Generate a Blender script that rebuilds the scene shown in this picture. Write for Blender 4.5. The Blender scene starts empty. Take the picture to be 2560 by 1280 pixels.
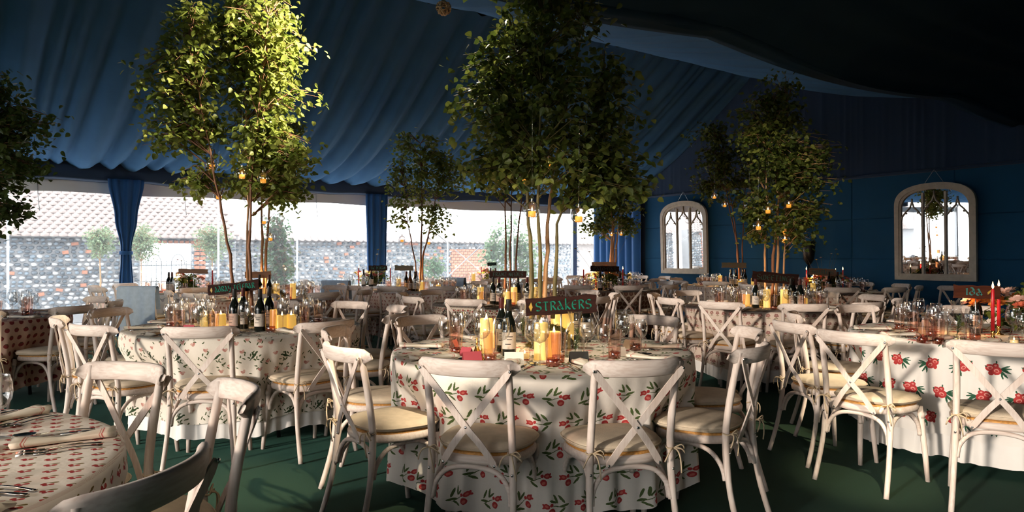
import bpy, math, random
import numpy as np
from mathutils import Vector, Matrix
R_ = random.Random(7)
PI = math.pi
sc = bpy.context.scene
C = sc.collection

# ------------------------------------------------------------------ camera, sky, exposure
cam_d = bpy.data.cameras.new('camera')
cam = bpy.data.objects.new('camera', cam_d); C.objects.link(cam)
cam.location = (0, 0, 1.3); cam.rotation_euler = (PI/2, 0, 0)
cam_d.sensor_width = 36; cam_d.lens = 36*1750/2560; cam_d.clip_end = 300; cam_d.clip_start = .05
sc.camera = cam
w = bpy.data.worlds.new('sky'); sc.world = w; w.use_nodes = True
bg = w.node_tree.nodes['Background']; bg.inputs[0].default_value = (1.0, .965, .925, 1); bg.inputs[1].default_value = 6.5
sun_d = bpy.data.lights.new('low_sun', 'SUN'); sun_d.energy = 3.2; sun_d.color = (1, .87, .74); sun_d.angle = math.radians(3)
sun = bpy.data.objects.new('low_sun', sun_d); C.objects.link(sun)
SUN_AZ, SUN_EL = math.radians(45), math.radians(8.5)      # evening sun from behind left, through the open end of the near tent
sun.rotation_euler = Vector((math.sin(SUN_AZ)*math.cos(SUN_EL), math.cos(SUN_AZ)*math.cos(SUN_EL), -math.sin(SUN_EL))).to_track_quat('-Z', 'Y').to_euler()
sc.view_settings.view_transform = 'Standard'; sc.view_settings.look = 'None'
sc.view_settings.exposure = 0.0; sc.view_settings.gamma = 1; sc.view_settings.use_curve_mapping = False
cy = sc.cycles
cy.max_bounces = 6; cy.diffuse_bounces = 3; cy.glossy_bounces = 2; cy.transmission_bounces = 2
cy.use_adaptive_sampling = True; cy.adaptive_threshold = .06; cy.adaptive_min_samples = 16; cy.transparent_max_bounces = 28; cy.caustics_reflective = False; cy.caustics_refractive = False
cy.sample_clamp_indirect = 4; cy.sample_clamp_direct = 0

# ------------------------------------------------------------------ marquee axes: u along the window wall, n from that wall into the tent
AU = math.radians(55.4)
U = Vector((math.sin(AU), math.cos(AU), 0)); N = Vector((U.y, -U.x, 0))
def sq(s, q, z=0): return U*s + N*q + Vector((0, 0, z))
ROT_U = math.atan2(U.y, U.x)

# ------------------------------------------------------------------ mesh builder
class MB:
    def __init__(self): self.v = []; self.f = []; self.uv = []; self.useuv = False
    def add(self, vs, fs, uvs=None):
        b = len(self.v); self.v += [tuple(p) for p in vs]
        self.f += [tuple(i+b for i in f) for f in fs]
        if uvs is not None: self.useuv = True
        self.uv += (list(uvs) if uvs is not None else [(0, 0)]*len(vs))
        return self
    def box(self, c, s, rz=0, M=None):
        x, y, z = s[0]/2, s[1]/2, s[2]/2
        vs = [Vector((a*x, b*y, d*z)) for a in (-1, 1) for b in (-1, 1) for d in (-1, 1)]
        if rz: m = Matrix.Rotation(rz, 3, 'Z'); vs = [m @ v for v in vs]
        if M is not None: vs = [M @ v for v in vs]
        vs = [v+Vector(c) for v in vs]
        return self.add(vs, [(0, 1, 3, 2), (4, 6, 7, 5), (0, 4, 5, 1), (2, 3, 7, 6), (0, 2, 6, 4), (1, 5, 7, 3)])
    def tube(self, path, rad, seg=8, cap=True, sx=1, sy=1, up=None):
        P = [Vector(p) for p in path]; n = len(P)
        if not hasattr(rad, '__len__'): rad = [rad]*n
        t0 = (P[1]-P[0]).normalized()
        a = Vector(up) if up else (Vector((0, 0, 1)) if abs(t0.z) < .9 else Vector((1, 0, 0)))
        vs = []
        for i in range(n):
            t = (P[min(i+1, n-1)]-P[max(i-1, 0)]).normalized()
            a = (a - t*a.dot(t))
            if a.length < 1e-6: a = t.orthogonal()
            a.normalize(); b = t.cross(a)
            for k in range(seg):
                an = 2*PI*k/seg
                vs.append(P[i] + a*(math.cos(an)*rad[i]*sx) + b*(math.sin(an)*rad[i]*sy))
        fs = [(i*seg+k, i*seg+(k+1) % seg, (i+1)*seg+(k+1) % seg, (i+1)*seg+k) for i in range(n-1) for k in range(seg)]
        if cap: fs += [tuple(reversed(range(seg))), tuple(range((n-1)*seg, n*seg))]
        return self.add(vs, fs)
    def lathe(self, prof, seg=18, c=(0, 0, 0), rib=0, cap=False, wob=None):
        vs = []; n = len(prof)
        for i, (r, z) in enumerate(prof):
            for k in range(seg):
                a = 2*PI*k/seg; rr = r*(1+(rib if k % 2 else 0)) if rib else r
                if wob: rr = r*wob(a, i)
                vs.append((c[0]+rr*math.cos(a), c[1]+rr*math.sin(a), c[2]+z))
        fs = [(i*seg+k, i*seg+(k+1) % seg, (i+1)*seg+(k+1) % seg, (i+1)*seg+k) for i in range(n-1) for k in range(seg)]
        if cap: fs += [tuple(reversed(range(seg))), tuple(range((n-1)*seg, n*seg))]
        return self.add(vs, fs)
    def ball(self, c, r, nu=8, nv=6, jit=0, rnd=None):
        r = r if hasattr(r, '__len__') else (r, r, r); vs = []
        for i in range(nv+1):
            th = PI*i/nv
            for k in range(nu):
                ph = 2*PI*k/nu; j = 1+(rnd.uniform(-jit, jit) if jit and 0 < i < nv else 0)
                vs.append((c[0]+j*r[0]*math.sin(th)*math.cos(ph), c[1]+j*r[1]*math.sin(th)*math.sin(ph), c[2]+j*r[2]*math.cos(th)))
        fs = [(i*nu+k, (i+1)*nu+k, (i+1)*nu+(k+1) % nu, i*nu+(k+1) % nu) for i in range(nv) for k in range(nu)]
        return self.add(vs, fs)
    def prism(self, pts, th, M=None):
        n = len(pts); vs = [Vector((x, -th/2, z)) for x, z in pts]+[Vector((x, th/2, z)) for x, z in pts]
        if M is not None: vs = [M @ v for v in vs]
        return self.add(vs, [tuple(range(n)), tuple(reversed(range(n, 2*n)))]+[(i, i+n, (i+1) % n+n, (i+1) % n) for i in range(n)])
    def mesh(self, name, mat, smooth=True):
        me = bpy.data.meshes.new(name); me.from_pydata(self.v, [], self.f)
        if self.useuv:
            ul = me.uv_layers.new(name='UVMap'); idx = np.empty(len(me.loops), np.int32); me.loops.foreach_get('vertex_index', idx)
            ul.data.foreach_set('uv', np.array(self.uv, np.float32)[idx].ravel())
        if smooth: me.polygons.foreach_set('use_smooth', [True]*len(me.polygons))
        for m in (mat if isinstance(mat, (list, tuple)) else [mat]): me.materials.append(m)
        me.update(); return me

def obj(name, me, parent=None, loc=None, rot=None, scale=None):
    o = bpy.data.objects.new(name, me); C.objects.link(o)
    if parent is not None: o.parent = parent
    if loc is not None: o.location = loc
    if rot is not None: o.rotation_euler = rot if hasattr(rot, '__len__') else (0, 0, rot)
    if scale is not None: o.scale = scale if hasattr(scale, '__len__') else (scale,)*3
    return o
def tag(o, label, cat, group=None):
    o['label'] = label; o['category'] = cat
    if group: o['group'] = group
    return o
def thing(name, label, cat, loc=(0, 0, 0), rz=0, group=None):
    o = obj(name, None, None, loc, rz); o.empty_display_size = .1
    return tag(o, label, cat, group)
def struct(name, me, loc=None, rot=None):
    o = obj(name, me, None, loc, rot); o['kind'] = 'structure'; return o
def dup(root, loc, rz, label, group=None, skip=()):
    r = root.copy(); C.objects.link(r); r.location = loc; r.rotation_euler = (0, 0, rz); r['label'] = label
    if group: r['group'] = group
    for ch in root.children:
        if ch.name.split('.')[0] in skip: continue
        c = ch.copy(); C.objects.link(c); c.parent = r
        for g in ch.children:
            d = g.copy(); C.objects.link(d); d.parent = c
    return r

# ------------------------------------------------------------------ materials
def nodes(name):
    m = bpy.data.materials.new(name); m.use_nodes = True
    nt = m.node_tree; b = nt.nodes['Principled BSDF']
    return m, nt, b
def N_(nt, t, **kw):
    n = nt.nodes.new(t)
    for k, v in kw.items(): setattr(n, k, v)
    return n
def L_(nt, a, b): nt.links.new(a, b)
def pm(name, col, rough=.6, metal=0, var=.0, vscale=8, stretch=(1, 1, 1), bump=0, bscale=60, sheen=0, emit=None, es=0, spec=.5, col2=None, coord='Object'):
    m, nt, b = nodes(name)
    b.inputs['Base Color'].default_value = (*col, 1); b.inputs['Roughness'].default_value = rough
    b.inputs['Metallic'].default_value = metal; b.inputs['Specular IOR Level'].default_value = spec
    if sheen: b.inputs['Sheen Weight'].default_value = sheen; b.inputs['Sheen Roughness'].default_value = .5
    if emit: b.inputs['Emission Color'].default_value = (*emit, 1); b.inputs['Emission Strength'].default_value = es
    if var or col2:
        tc = N_(nt, 'ShaderNodeTexCoord'); mp = N_(nt, 'ShaderNodeMapping'); mp.inputs['Scale'].default_value = stretch
        L_(nt, tc.outputs[coord], mp.inputs[0])
        no = N_(nt, 'ShaderNodeTexNoise'); no.inputs['Scale'].default_value = vscale; no.inputs['Detail'].default_value = 4
        L_(nt, mp.outputs[0], no.inputs['Vector'])
        cr = N_(nt, 'ShaderNodeValToRGB'); cr.color_ramp.elements[0].position = .3; cr.color_ramp.elements[1].position = .7
        c2 = col2 or tuple(min(1, c*(1+var)) for c in col); c1 = col if col2 else tuple(c*(1-var) for c in col)
        cr.color_ramp.elements[0].color = (*c1, 1); cr.color_ramp.elements[1].color = (*c2, 1)
        L_(nt, no.outputs[0], cr.inputs[0]); L_(nt, cr.outputs[0], b.inputs['Base Color'])
    if bump:
        tc = N_(nt, 'ShaderNodeTexCoord'); no = N_(nt, 'ShaderNodeTexNoise'); no.inputs['Scale'].default_value = bscale
        L_(nt, tc.outputs[coord], no.inputs['Vector'])
        bp = N_(nt, 'ShaderNodeBump'); bp.inputs['Strength'].default_value = bump; bp.inputs['Distance'].default_value = .01
        L_(nt, no.outputs[0], bp.inputs['Height']); L_(nt, bp.outputs[0], b.inputs['Normal'])
    return m
def glass_mat(name, tint=(1, 1, 1), base=.05, gain=1.0, rough=.02, haze=0, hazecol=(1, 1, 1)):
    m, nt, b = nodes(name); nt.nodes.remove(b); out = nt.nodes['Material Output']
    tr = N_(nt, 'ShaderNodeBsdfTransparent'); tr.inputs[0].default_value = (*tint, 1)
    gl = N_(nt, 'ShaderNodeBsdfGlossy'); gl.inputs['Roughness'].default_value = rough
    lw = N_(nt, 'ShaderNodeLayerWeight'); lw.inputs[0].default_value = .35
    ma = N_(nt, 'ShaderNodeMath', operation='MULTIPLY_ADD'); ma.use_clamp = True
    L_(nt, lw.outputs['Facing'], ma.inputs[0]); ma.inputs[1].default_value = .45*gain; ma.inputs[2].default_value = base
    mx = N_(nt, 'ShaderNodeMixShader'); L_(nt, ma.outputs[0], mx.inputs[0]); L_(nt, tr.outputs[0], mx.inputs[1]); L_(nt, gl.outputs[0], mx.inputs[2])
    last = mx
    if haze:
        df = N_(nt, 'ShaderNodeBsdfTranslucent'); df.inputs[0].default_value = (*hazecol, 1)
        m2 = N_(nt, 'ShaderNodeMixShader'); m2.inputs[0].default_value = haze
        L_(nt, mx.outputs[0], m2.inputs[1]); L_(nt, df.outputs[0], m2.inputs[2]); last = m2
    L_(nt, last.outputs[0], out.inputs[0]); return m
def leaf_mat(name, c1, c2, trans=.45, rough=.45):
    m, nt, b = nodes(name); out = nt.nodes['Material Output']
    ge = N_(nt, 'ShaderNodeNewGeometry'); wn = N_(nt, 'ShaderNodeTexNoise'); wn.inputs['Scale'].default_value = 7
    L_(nt, ge.outputs['Position'], wn.inputs['Vector'])
    cr = N_(nt, 'ShaderNodeValToRGB'); cr.color_ramp.elements[0].position = .35; cr.color_ramp.elements[1].position = .65
    cr.color_ramp.elements[0].color = (*c1, 1); cr.color_ramp.elements[1].color = (*c2, 1)
    L_(nt, wn.outputs[0], cr.inputs[0]); L_(nt, cr.outputs[0], b.inputs['Base Color']); b.inputs['Roughness'].default_value = rough
    tl = N_(nt, 'ShaderNodeBsdfTranslucent'); L_(nt, cr.outputs[0], tl.inputs[0])
    mx = N_(nt, 'ShaderNodeMixShader'); mx.inputs[0].default_value = trans
    L_(nt, b.outputs[0], mx.inputs[1]); L_(nt, tl.outputs[0], mx.inputs[2]); L_(nt, mx.outputs[0], out.inputs[0]); return m
def wood_mat(name, c1, c2, c3=None, rough=.6, st=(5, 60, 60)):
    # pale wash over grain: streaks follow the local long axis through a stretched noise, worn patches by a coarse one
    m, nt, b = nodes(name); tc = N_(nt, 'ShaderNodeTexCoord')
    mp = N_(nt, 'ShaderNodeMapping'); mp.inputs['Scale'].default_value = st
    L_(nt, tc.outputs['Object'], mp.inputs[0])
    no = N_(nt, 'ShaderNodeTexNoise'); no.inputs['Scale'].default_value = 1.6; no.inputs['Detail'].default_value = 4; L_(nt, mp.outputs[0], no.inputs['Vector'])
    cr = N_(nt, 'ShaderNodeValToRGB'); cr.color_ramp.elements[0].position = .34; cr.color_ramp.elements[1].position = .6
    cr.color_ramp.elements[0].color = (*c1, 1); cr.color_ramp.elements[1].color = (*c2, 1); L_(nt, no.outputs[0], cr.inputs[0])
    n2 = N_(nt, 'ShaderNodeTexNoise'); n2.inputs['Scale'].default_value = 4.5; L_(nt, tc.outputs['Object'], n2.inputs['Vector'])
    r2 = N_(nt, 'ShaderNodeValToRGB'); r2.color_ramp.elements[0].position = .5; r2.color_ramp.elements[1].position = .72
    L_(nt, n2.outputs[0], r2.inputs[0])
    mx = N_(nt, 'ShaderNodeMix', data_type='RGBA'); L_(nt, r2.outputs[0], mx.inputs[0]); L_(nt, cr.outputs[0], mx.inputs[6]); mx.inputs[7].default_value = (*(c3 or c1), 1)
    ms = N_(nt, 'ShaderNodeMath', operation='MULTIPLY'); ms.inputs[1].default_value = .7; L_(nt, r2.outputs[0], ms.inputs[0]); L_(nt, ms.outputs[0], mx.inputs[0])
    L_(nt, mx.outputs[2], b.inputs['Base Color']); b.inputs['Roughness'].default_value = rough
    return m
def print_mat(name, base, cell, motif, stag=.5, jit=.3, dist=.004, flip=True, msc=1):
    """cloth with a printed repeat: motif = [(cx, cy, rx, ry, rot_deg, colour)...] in metres round each cell centre"""
    m, nt, b = nodes(name); b.inputs['Roughness'].default_value = .9; b.inputs['Specular IOR Level'].default_value = .2
    def M(op, a, bb=None):
        n = N_(nt, 'ShaderNodeMath', operation=op)
        for i, v in enumerate((a, bb)):
            if v is None: continue
            if isinstance(v, (int, float)): n.inputs[i].default_value = v
            else: L_(nt, v, n.inputs[i])
        return n.outputs[0]
    uv = N_(nt, 'ShaderNodeUVMap'); sx = N_(nt, 'ShaderNodeSeparateXYZ'); L_(nt, uv.outputs[0], sx.inputs[0])
    v = M('DIVIDE', sx.outputs[1], cell[1]); row = M('FLOOR', v)
    u = M('ADD', M('DIVIDE', sx.outputs[0], cell[0]), M('MULTIPLY', M('FLOORED_MODULO', row, 2), stag)); col = M('FLOOR', u)
    lx = M('MULTIPLY', M('SUBTRACT', M('SUBTRACT', u, col), .5), cell[0]); ly = M('MULTIPLY', M('SUBTRACT', M('SUBTRACT', v, row), .5), cell[1])
    cid = N_(nt, 'ShaderNodeCombineXYZ'); L_(nt, col, cid.inputs[0]); L_(nt, row, cid.inputs[1])
    wn = N_(nt, 'ShaderNodeTexWhiteNoise', noise_dimensions='2D'); L_(nt, cid.outputs[0], wn.inputs['Vector'])
    if flip: lx = M('MULTIPLY', lx, M('SUBTRACT', M('MULTIPLY', M('GREATER_THAN', wn.outputs[0], .78), -2), -1))
    lv = N_(nt, 'ShaderNodeCombineXYZ'); L_(nt, lx, lv.inputs[0]); L_(nt, ly, lv.inputs[1])
    vr = N_(nt, 'ShaderNodeVectorRotate', rotation_type='Z_AXIS'); L_(nt, lv.outputs[0], vr.inputs[0])
    L_(nt, M('MULTIPLY', M('SUBTRACT', wn.outputs[0], .5), 2*jit), vr.inputs['Angle'])
    no = N_(nt, 'ShaderNodeTexNoise'); no.inputs['Scale'].default_value = 90; no.inputs['Detail'].default_value = 1; L_(nt, uv.outputs[0], no.inputs['Vector'])
    va = N_(nt, 'ShaderNodeVectorMath', operation='MULTIPLY_ADD'); L_(nt, no.outputs['Color'], va.inputs[0]); va.inputs[1].default_value = (dist*2,)*3
    L_(nt, vr.outputs[0], va.inputs[2])
    p = va.outputs[0]; off = dist
    cur = None
    n3 = N_(nt, 'ShaderNodeTexNoise'); n3.inputs['Scale'].default_value = 5; L_(nt, uv.outputs[0], n3.inputs['Vector'])
    r3 = N_(nt, 'ShaderNodeValToRGB'); r3.color_ramp.elements[0].color = (*[c*.93 for c in base], 1); r3.color_ramp.elements[1].color = (*base, 1); L_(nt, n3.outputs[0], r3.inputs[0])
    cur = r3.outputs[0]
    for (cx, cyy, rx, ry, rot, colr) in motif:
        cx, cyy, rx, ry = cx*msc, cyy*msc, rx*msc, ry*msc
        mp = N_(nt, 'ShaderNodeMapping', vector_type='TEXTURE'); L_(nt, p, mp.inputs[0])
        mp.inputs['Location'].default_value = (cx+off, cyy+off, off); mp.inputs['Rotation'].default_value = (0, 0, math.radians(rot)); mp.inputs['Scale'].default_value = (rx, ry, 1)
        # Z is flattened so that only the plane counts
        fl = N_(nt, 'ShaderNodeVectorMath', operation='MULTIPLY'); L_(nt, mp.outputs[0], fl.inputs[0]); fl.inputs[1].default_value = (1, 1, 0)
        ln = N_(nt, 'ShaderNodeVectorMath', operation='LENGTH'); L_(nt, fl.outputs[0], ln.inputs[0])
        mx = N_(nt, 'ShaderNodeMix', data_type='RGBA'); L_(nt, M('LESS_THAN', ln.outputs[1], 1.0), mx.inputs[0]); L_(nt, cur, mx.inputs[6]); mx.inputs[7].default_value = (*colr, 1)
        cur = mx.outputs[2]
    L_(nt, cur, b.inputs['Base Color'])
    wv = N_(nt, 'ShaderNodeTexNoise'); wv.inputs['Scale'].default_value = 40; L_(nt, uv.outputs[0], wv.inputs['Vector'])
    bp = N_(nt, 'ShaderNodeBump'); bp.inputs['Strength'].default_value = .15; bp.inputs['Distance'].default_value = .01; L_(nt, wv.outputs[0], bp.inputs['Height']); L_(nt, bp.outputs[0], b.inputs['Normal'])
    return m

WHITEWASH = wood_mat('whitewashed_beech', (.65, .53, .46), (.77, .67, .60), (.62, .48, .40))
WASHUP = wood_mat('whitewashed_beech_upright', (.65, .53, .46), (.77, .67, .60), (.62, .48, .40), st=(60, 60, 4))
CANE = pm('cane', (.55, .27, .07), .6, var=.3, vscale=90)
LINEN = pm('cushion_linen', (.68, .56, .41), .95, var=.07, vscale=25, bump=.2, bscale=300)
TIE = pm('tie_tape', (.62, .48, .32), .9)
STEEL = pm('steel', (.75, .75, .74), .25, 1)
DARKSTEEL = pm('cutlery_steel', (.62, .58, .54), .18, 1)
BRASS = pm('brass', (.75, .45, .14), .25, 1)
GLASS = glass_mat('clear_glass', (.97, .98, .98), .09, 1.7)
GLOBEGLASS = glass_mat('globe_glass', (.97, .98, 1), .10, 2.3, .02)
PINKGLASS = glass_mat('rose_glass', (.94, .78, .72), .07, 1.0, .08)
PINKDEEP = glass_mat('rose_glass_base', (.72, .40, .32), .14, .6, .12)
PVC = glass_mat('clear_pvc', (.86, .94, 1), .015, .12, .03, haze=.06, hazecol=(.80, .88, 1))
PVCEDGE = glass_mat('pvc_weld', (.9, .95, 1), .03, .1, .3, haze=.45, hazecol=(.85, .92, 1))
PELMET = pm('pelmet_vinyl', (.66, .70, .74), .6)
WATER = glass_mat('water', (.93, .95, .93), .03, .4, .0)
BOTTLE = pm('bottle_glass', (.006, .008, .006), .08, spec=.6)
BOTTLE_AMBER = pm('amber_bottle', (.16, .05, .012), .1)
FOIL = pm('bottle_capsule', (.012, .011, .011), .35)
FOILRED = pm('bottle_capsule_red', (.06, .008, .008), .35)
PAPER = pm('label_paper', (.62, .54, .46), .8, var=.1, vscale=40)
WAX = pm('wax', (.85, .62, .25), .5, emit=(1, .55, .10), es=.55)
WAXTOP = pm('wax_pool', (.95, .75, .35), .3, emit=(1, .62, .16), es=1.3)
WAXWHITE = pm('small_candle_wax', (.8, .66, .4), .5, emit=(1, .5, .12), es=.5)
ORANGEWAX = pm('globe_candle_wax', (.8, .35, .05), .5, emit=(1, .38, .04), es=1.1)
FLAME = pm('flame', (1, .6, .2), .5, emit=(1, .62, .25), es=14)
REDWAX = pm('red_taper_wax', (.50, .012, .02), .35, emit=(.6, .02, .01), es=.05)
GREENWAX = pm('green_taper_wax', (.12, .25, .14), .35)
NAPKIN = None
BARK = pm('birch_bark', (.20, .09, .045), .7, var=.45, vscale=9, stretch=(1, 1, .4))
BARKPALE = pm('pale_bark', (.42, .24, .12), .7, var=.35, vscale=9, stretch=(1, 1, .5))
BARKOLIVE = pm('olive_bark', (.12, .095, .03), .65, var=.45, vscale=9, stretch=(1, 1, .4))
LEAF = leaf_mat('birch_leaf', (.11, .16, .025), (.27, .30, .07))
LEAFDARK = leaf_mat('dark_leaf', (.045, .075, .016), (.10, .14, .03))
LEAFOUT = leaf_mat('garden_leaf', (.05, .13, .06), (.14, .24, .10))
LEAFRED = leaf_mat('photinia_leaf', (.04, .09, .035), (.16, .10, .05))
LEAFTOP = leaf_mat('topiary_leaf', (.14, .22, .12), (.30, .38, .22))
MOSS = pm('moss', (.055, .045, .008), .95, col2=(.14, .11, .02), vscale=30, bump=1, bscale=80)
BOARD = pm('sign_board_dark', (.012, .005, .004), .8, spec=.15, col2=(.035, .011, .008), vscale=6, stretch=(1, 6, 10))
BOARDTAN = pm('sign_board_tan', (.22, .13, .09), .8, spec=.15, col2=(.34, .20, .13), vscale=6, stretch=(1, 6, 10))
BOARDRED = pm('sign_board_red', (.05, .013, .007), .8, spec=.15, col2=(.09, .026, .012), vscale=5, stretch=(1, 6, 10))
BOARDGREEN = pm('sign_board_green', (.13, .16, .11), .7, col2=(.26, .16, .10), vscale=5, stretch=(1, 4, 4))
INKGREEN = pm('sign_paint_green', (.006, .15, .10), .7, spec=.2)
INKPALE = pm('sign_paint_teal', (.05, .19, .17), .7, spec=.2)
INKDARK = pm('sign_paint_dim', (.012, .05, .035), .6)
GOLDLEAF = pm('sign_leaf_gold', (.45, .28, .04), .5)
CARDS = {'white': pm('card_white', (.72, .66, .60), .8), 'red': pm('card_red', (.42, .06, .08), .8), 'pink': pm('card_pink', (.62, .22, .20), .8),
         'black': pm('card_black', (.012, .013, .013), .7), 'green': pm('card_green', (.02, .05, .03), .7), 'tan': pm('card_tan', (.36, .25, .17), .8)}
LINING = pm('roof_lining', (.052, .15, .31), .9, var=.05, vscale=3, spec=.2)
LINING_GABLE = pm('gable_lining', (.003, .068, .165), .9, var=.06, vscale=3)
DRAPE = pm('navy_drape', (.012, .035, .085), .9, sheen=.1)
DRAPEBLUE = pm('blue_drape', (.010, .085, .26), .85, sheen=.15)
METALWHITE = pm('frame_aluminium', (.55, .57, .6), .4, .6)
CARPET = pm('green_carpet', (.011, .027, .011), .95, var=.3, vscale=240, bump=.35, bscale=500, sheen=.20, spec=.25)
CARPET.node_tree.nodes['Principled BSDF'].inputs['Sheen Roughness'].default_value = .18
CARPET.node_tree.nodes['Principled BSDF'].inputs['Sheen Tint'].default_value = (.22, .75, .62, 1)
MIRRORFRAME = pm('mirror_frame_paint', (.52, .46, .38), .6, var=.12, vscale=14)
MIRROR = pm('mirror_silver', (.9, .9, .9), .01, 1)
BLACK = pm('black_metal', (.012, .012, .013), .4, .3)
RATTAN = pm('rattan', (.62, .42, .26), .6, var=.2, vscale=30)

# ------------------------------------------------------------------ large structure
# floor and ground
b = MB(); n = 24
c4 = [sq(-9.6, -13.05), sq(11.7, -13.05), sq(11.7, 4.4), sq(-9.6, 4.4)]
b.add([Vector((*p.xy, 0)) for p in c4]+[Vector((*p.xy, -.05)) for p in c4], [(3, 2, 1, 0), (0, 1, 5, 4), (1, 2, 6, 5), (2, 3, 7, 6), (3, 0, 4, 7), (4, 5, 6, 7)])
struct('floor', b.mesh('floor', CARPET, False))
b = MB(); c4 = [sq(-45, -60, -.06), sq(50, -60, -.06), sq(50, 40, -.06), sq(-45, 40, -.06)]
b.add(c4, [(3, 2, 1, 0)])
struct('ground', b.mesh('ground', pm('gravel', (.80, .79, .78), .95, var=.2, vscale=60, coord='Object'), False))
b = MB(); c4 = [sq(-40, -12.5, -.055), sq(-3.6, -12.5, -.055), sq(-3.6, 36, -.055), sq(-40, 36, -.055)]; b.add(c4, [(3, 2, 1, 0)])
struct('added_lawn', b.mesh('added_lawn', pm('added_lawn_grass', (.035, .06, .015), .95, var=.3, vscale=50), False))  # unseen dark ground, added by the open end to cut light bounced upward

def folds(seed, s0, s1, lo=.22, hi=.5):
    r = random.Random(seed); out = [s0]; 
    while out[-1] < s1: out.append(out[-1]+r.uniform(lo, hi))
    return out
def fold_val(F, s):
    import bisect
    i = min(max(bisect.bisect_right(F, s)-1, 0), len(F)-2); x = (s-F[i])/(F[i+1]-F[i]); x = min(max(x, 0), 1)
    return (1-abs(2*x-1)**1.5)*min(1, (F[i+1]-F[i])/.35)

EZ, RZ, GZ = 2.78, 4.85, 3.32     # eave, ridge, gutter heights
QE, QR, QG = -13.0, -8.5, -4.0
# left slope of the lining, gathered into swags that run from eave to ridge
def slope_sheet(name, q0, z0, q1, z1, s0, s1, sag, amp, seed, ns=420, nt=22, slant=0, lo=.22, hi=.5):
    F = folds(seed, s0-3, s1+3, lo, hi); F2 = folds(seed+5, s0-3, s1+3, .09, .2); b = MB(); vs = []
    for j in range(nt+1):
        t = j/nt
        for i in range(ns+1):
            s = s0+(s1-s0)*i/ns
            z = z0+(z1-z0)*t-sag*4*t*(1-t)*(1.25-.5*t)
            ss = s+slant*t+.10*math.sin(3*t+s*.9)
            k = .55+.45*math.sin(PI*min(1, t*1.2))
            z -= amp*fold_val(F, ss)*k+amp*.28*fold_val(F2, ss+.3*math.sin(2*t))*k
            vs.append(sq(s, q0+(q1-q0)*t, z))
    b.add(vs, [(j*(ns+1)+i, j*(ns+1)+i+1, (j+1)*(ns+1)+i+1, (j+1)*(ns+1)+i) for j in range(nt) for i in range(ns)])
    return struct(name, b.mesh(name, LINING))
slope_sheet('ceiling', QE, EZ, QR, RZ, -9.5, 11.5, .46, .19, 3, ns=760, slant=-.5, lo=.13, hi=.5)
slope_sheet('ceiling_inner_slope', QR, RZ, QG-.2, GZ+.25, -9.5, 11.5, .15, .10, 9, ns=200, nt=14)
# near lining beyond the gutter: long folds that run with the gutter and sag between the frames
b = MB(); vs = []; nt, ns = 90, 90; F = folds(21, -.5, 10, .10, .34)
for j in range(nt+1):
    t = j/nt; L = t*8.6
    for i in range(ns+1):
        s = -3.5+15*i/ns
        if L < 4.3: q = QG+L; z = GZ+(4.9-GZ)*(L/4.3)
        else: q = QG+L; z = 4.9-(L-4.3)/4.3*(4.9-2.55)
        sagk = abs(math.sin(PI*(s-.6)/4.4))
        z -= .14*sagk*math.exp(-L*.8)+.10*fold_val(F, L+.10*math.sin(s*.7)+.12*sagk)*(1 if L < 6 else .4)
        vs.append(sq(s, q, z))
b.add(vs, [(j*(ns+1)+i, j*(ns+1)+i+1, (j+1)*(ns+1)+i+1, (j+1)*(ns+1)+i) for j in range(nt) for i in range(ns)])
LINING_NEAR_SHADE = pm('near_lining_shade', (.010, .040, .085), .9, var=.05, vscale=3, spec=.2)  # roof lining darkened for the near tent: shade put into the colour
struct('ceiling_near', b.mesh('ceiling_near', LINING_NEAR_SHADE))
# outer canvas over both tents keeps the daylight out
CANVAS = pm('roof_canvas', (.03, .03, .035), .9)
b = MB()
for (q0, z0, q1, z1, a0) in ((QE-.15, EZ+.06, QR, RZ+.25, -9.7), (QR, RZ+.25, QG-.15, GZ+.35, -9.7), (QG-.15, GZ+.35, QG+.2, GZ+.35, -9.7), (QG+.2, GZ+.35, .3, 5.15, -3.7), (.3, 5.15, 4.7, 2.8, -3.7)):
    P = [sq(a0, q0, z0), sq(11.7, q0, z0), sq(11.7, q1, z1), sq(a0, q1, z1)]; b.add(P+[p+Vector((0, 0, .02)) for p in P], [(0, 1, 2, 3), (7, 6, 5, 4), (0, 4, 5, 1), (1, 5, 6, 2), (2, 6, 7, 3), (3, 7, 4, 0)])
struct('roof', b.mesh('roof_canvas', CANVAS, False))
# gutter swag roll under the joint of the two tents
b = MB(); vs = []; seg = 18; ns = 120
for i in range(ns+1):
    s = -3.5+15*i/ns; sagk = abs(math.sin(PI*(s-.6)/4.4))
    for k in range(seg):
        a = 2*PI*k/seg; r = .13*(1+.16*math.sin(5*a+.8*math.sin(s)))
        vs.append(sq(s, QG-.08+r*1.3*math.cos(a), GZ+.06-.13*sagk+r*math.sin(a)))
b.add(vs, [(i*seg+k, i*seg+(k+1) % seg, (i+1)*seg+(k+1) % seg, (i+1)*seg+k) for i in range(ns) for k in range(seg)])
struct('trim_1', b.mesh('gutter_swag', LINING_NEAR_SHADE))

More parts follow.
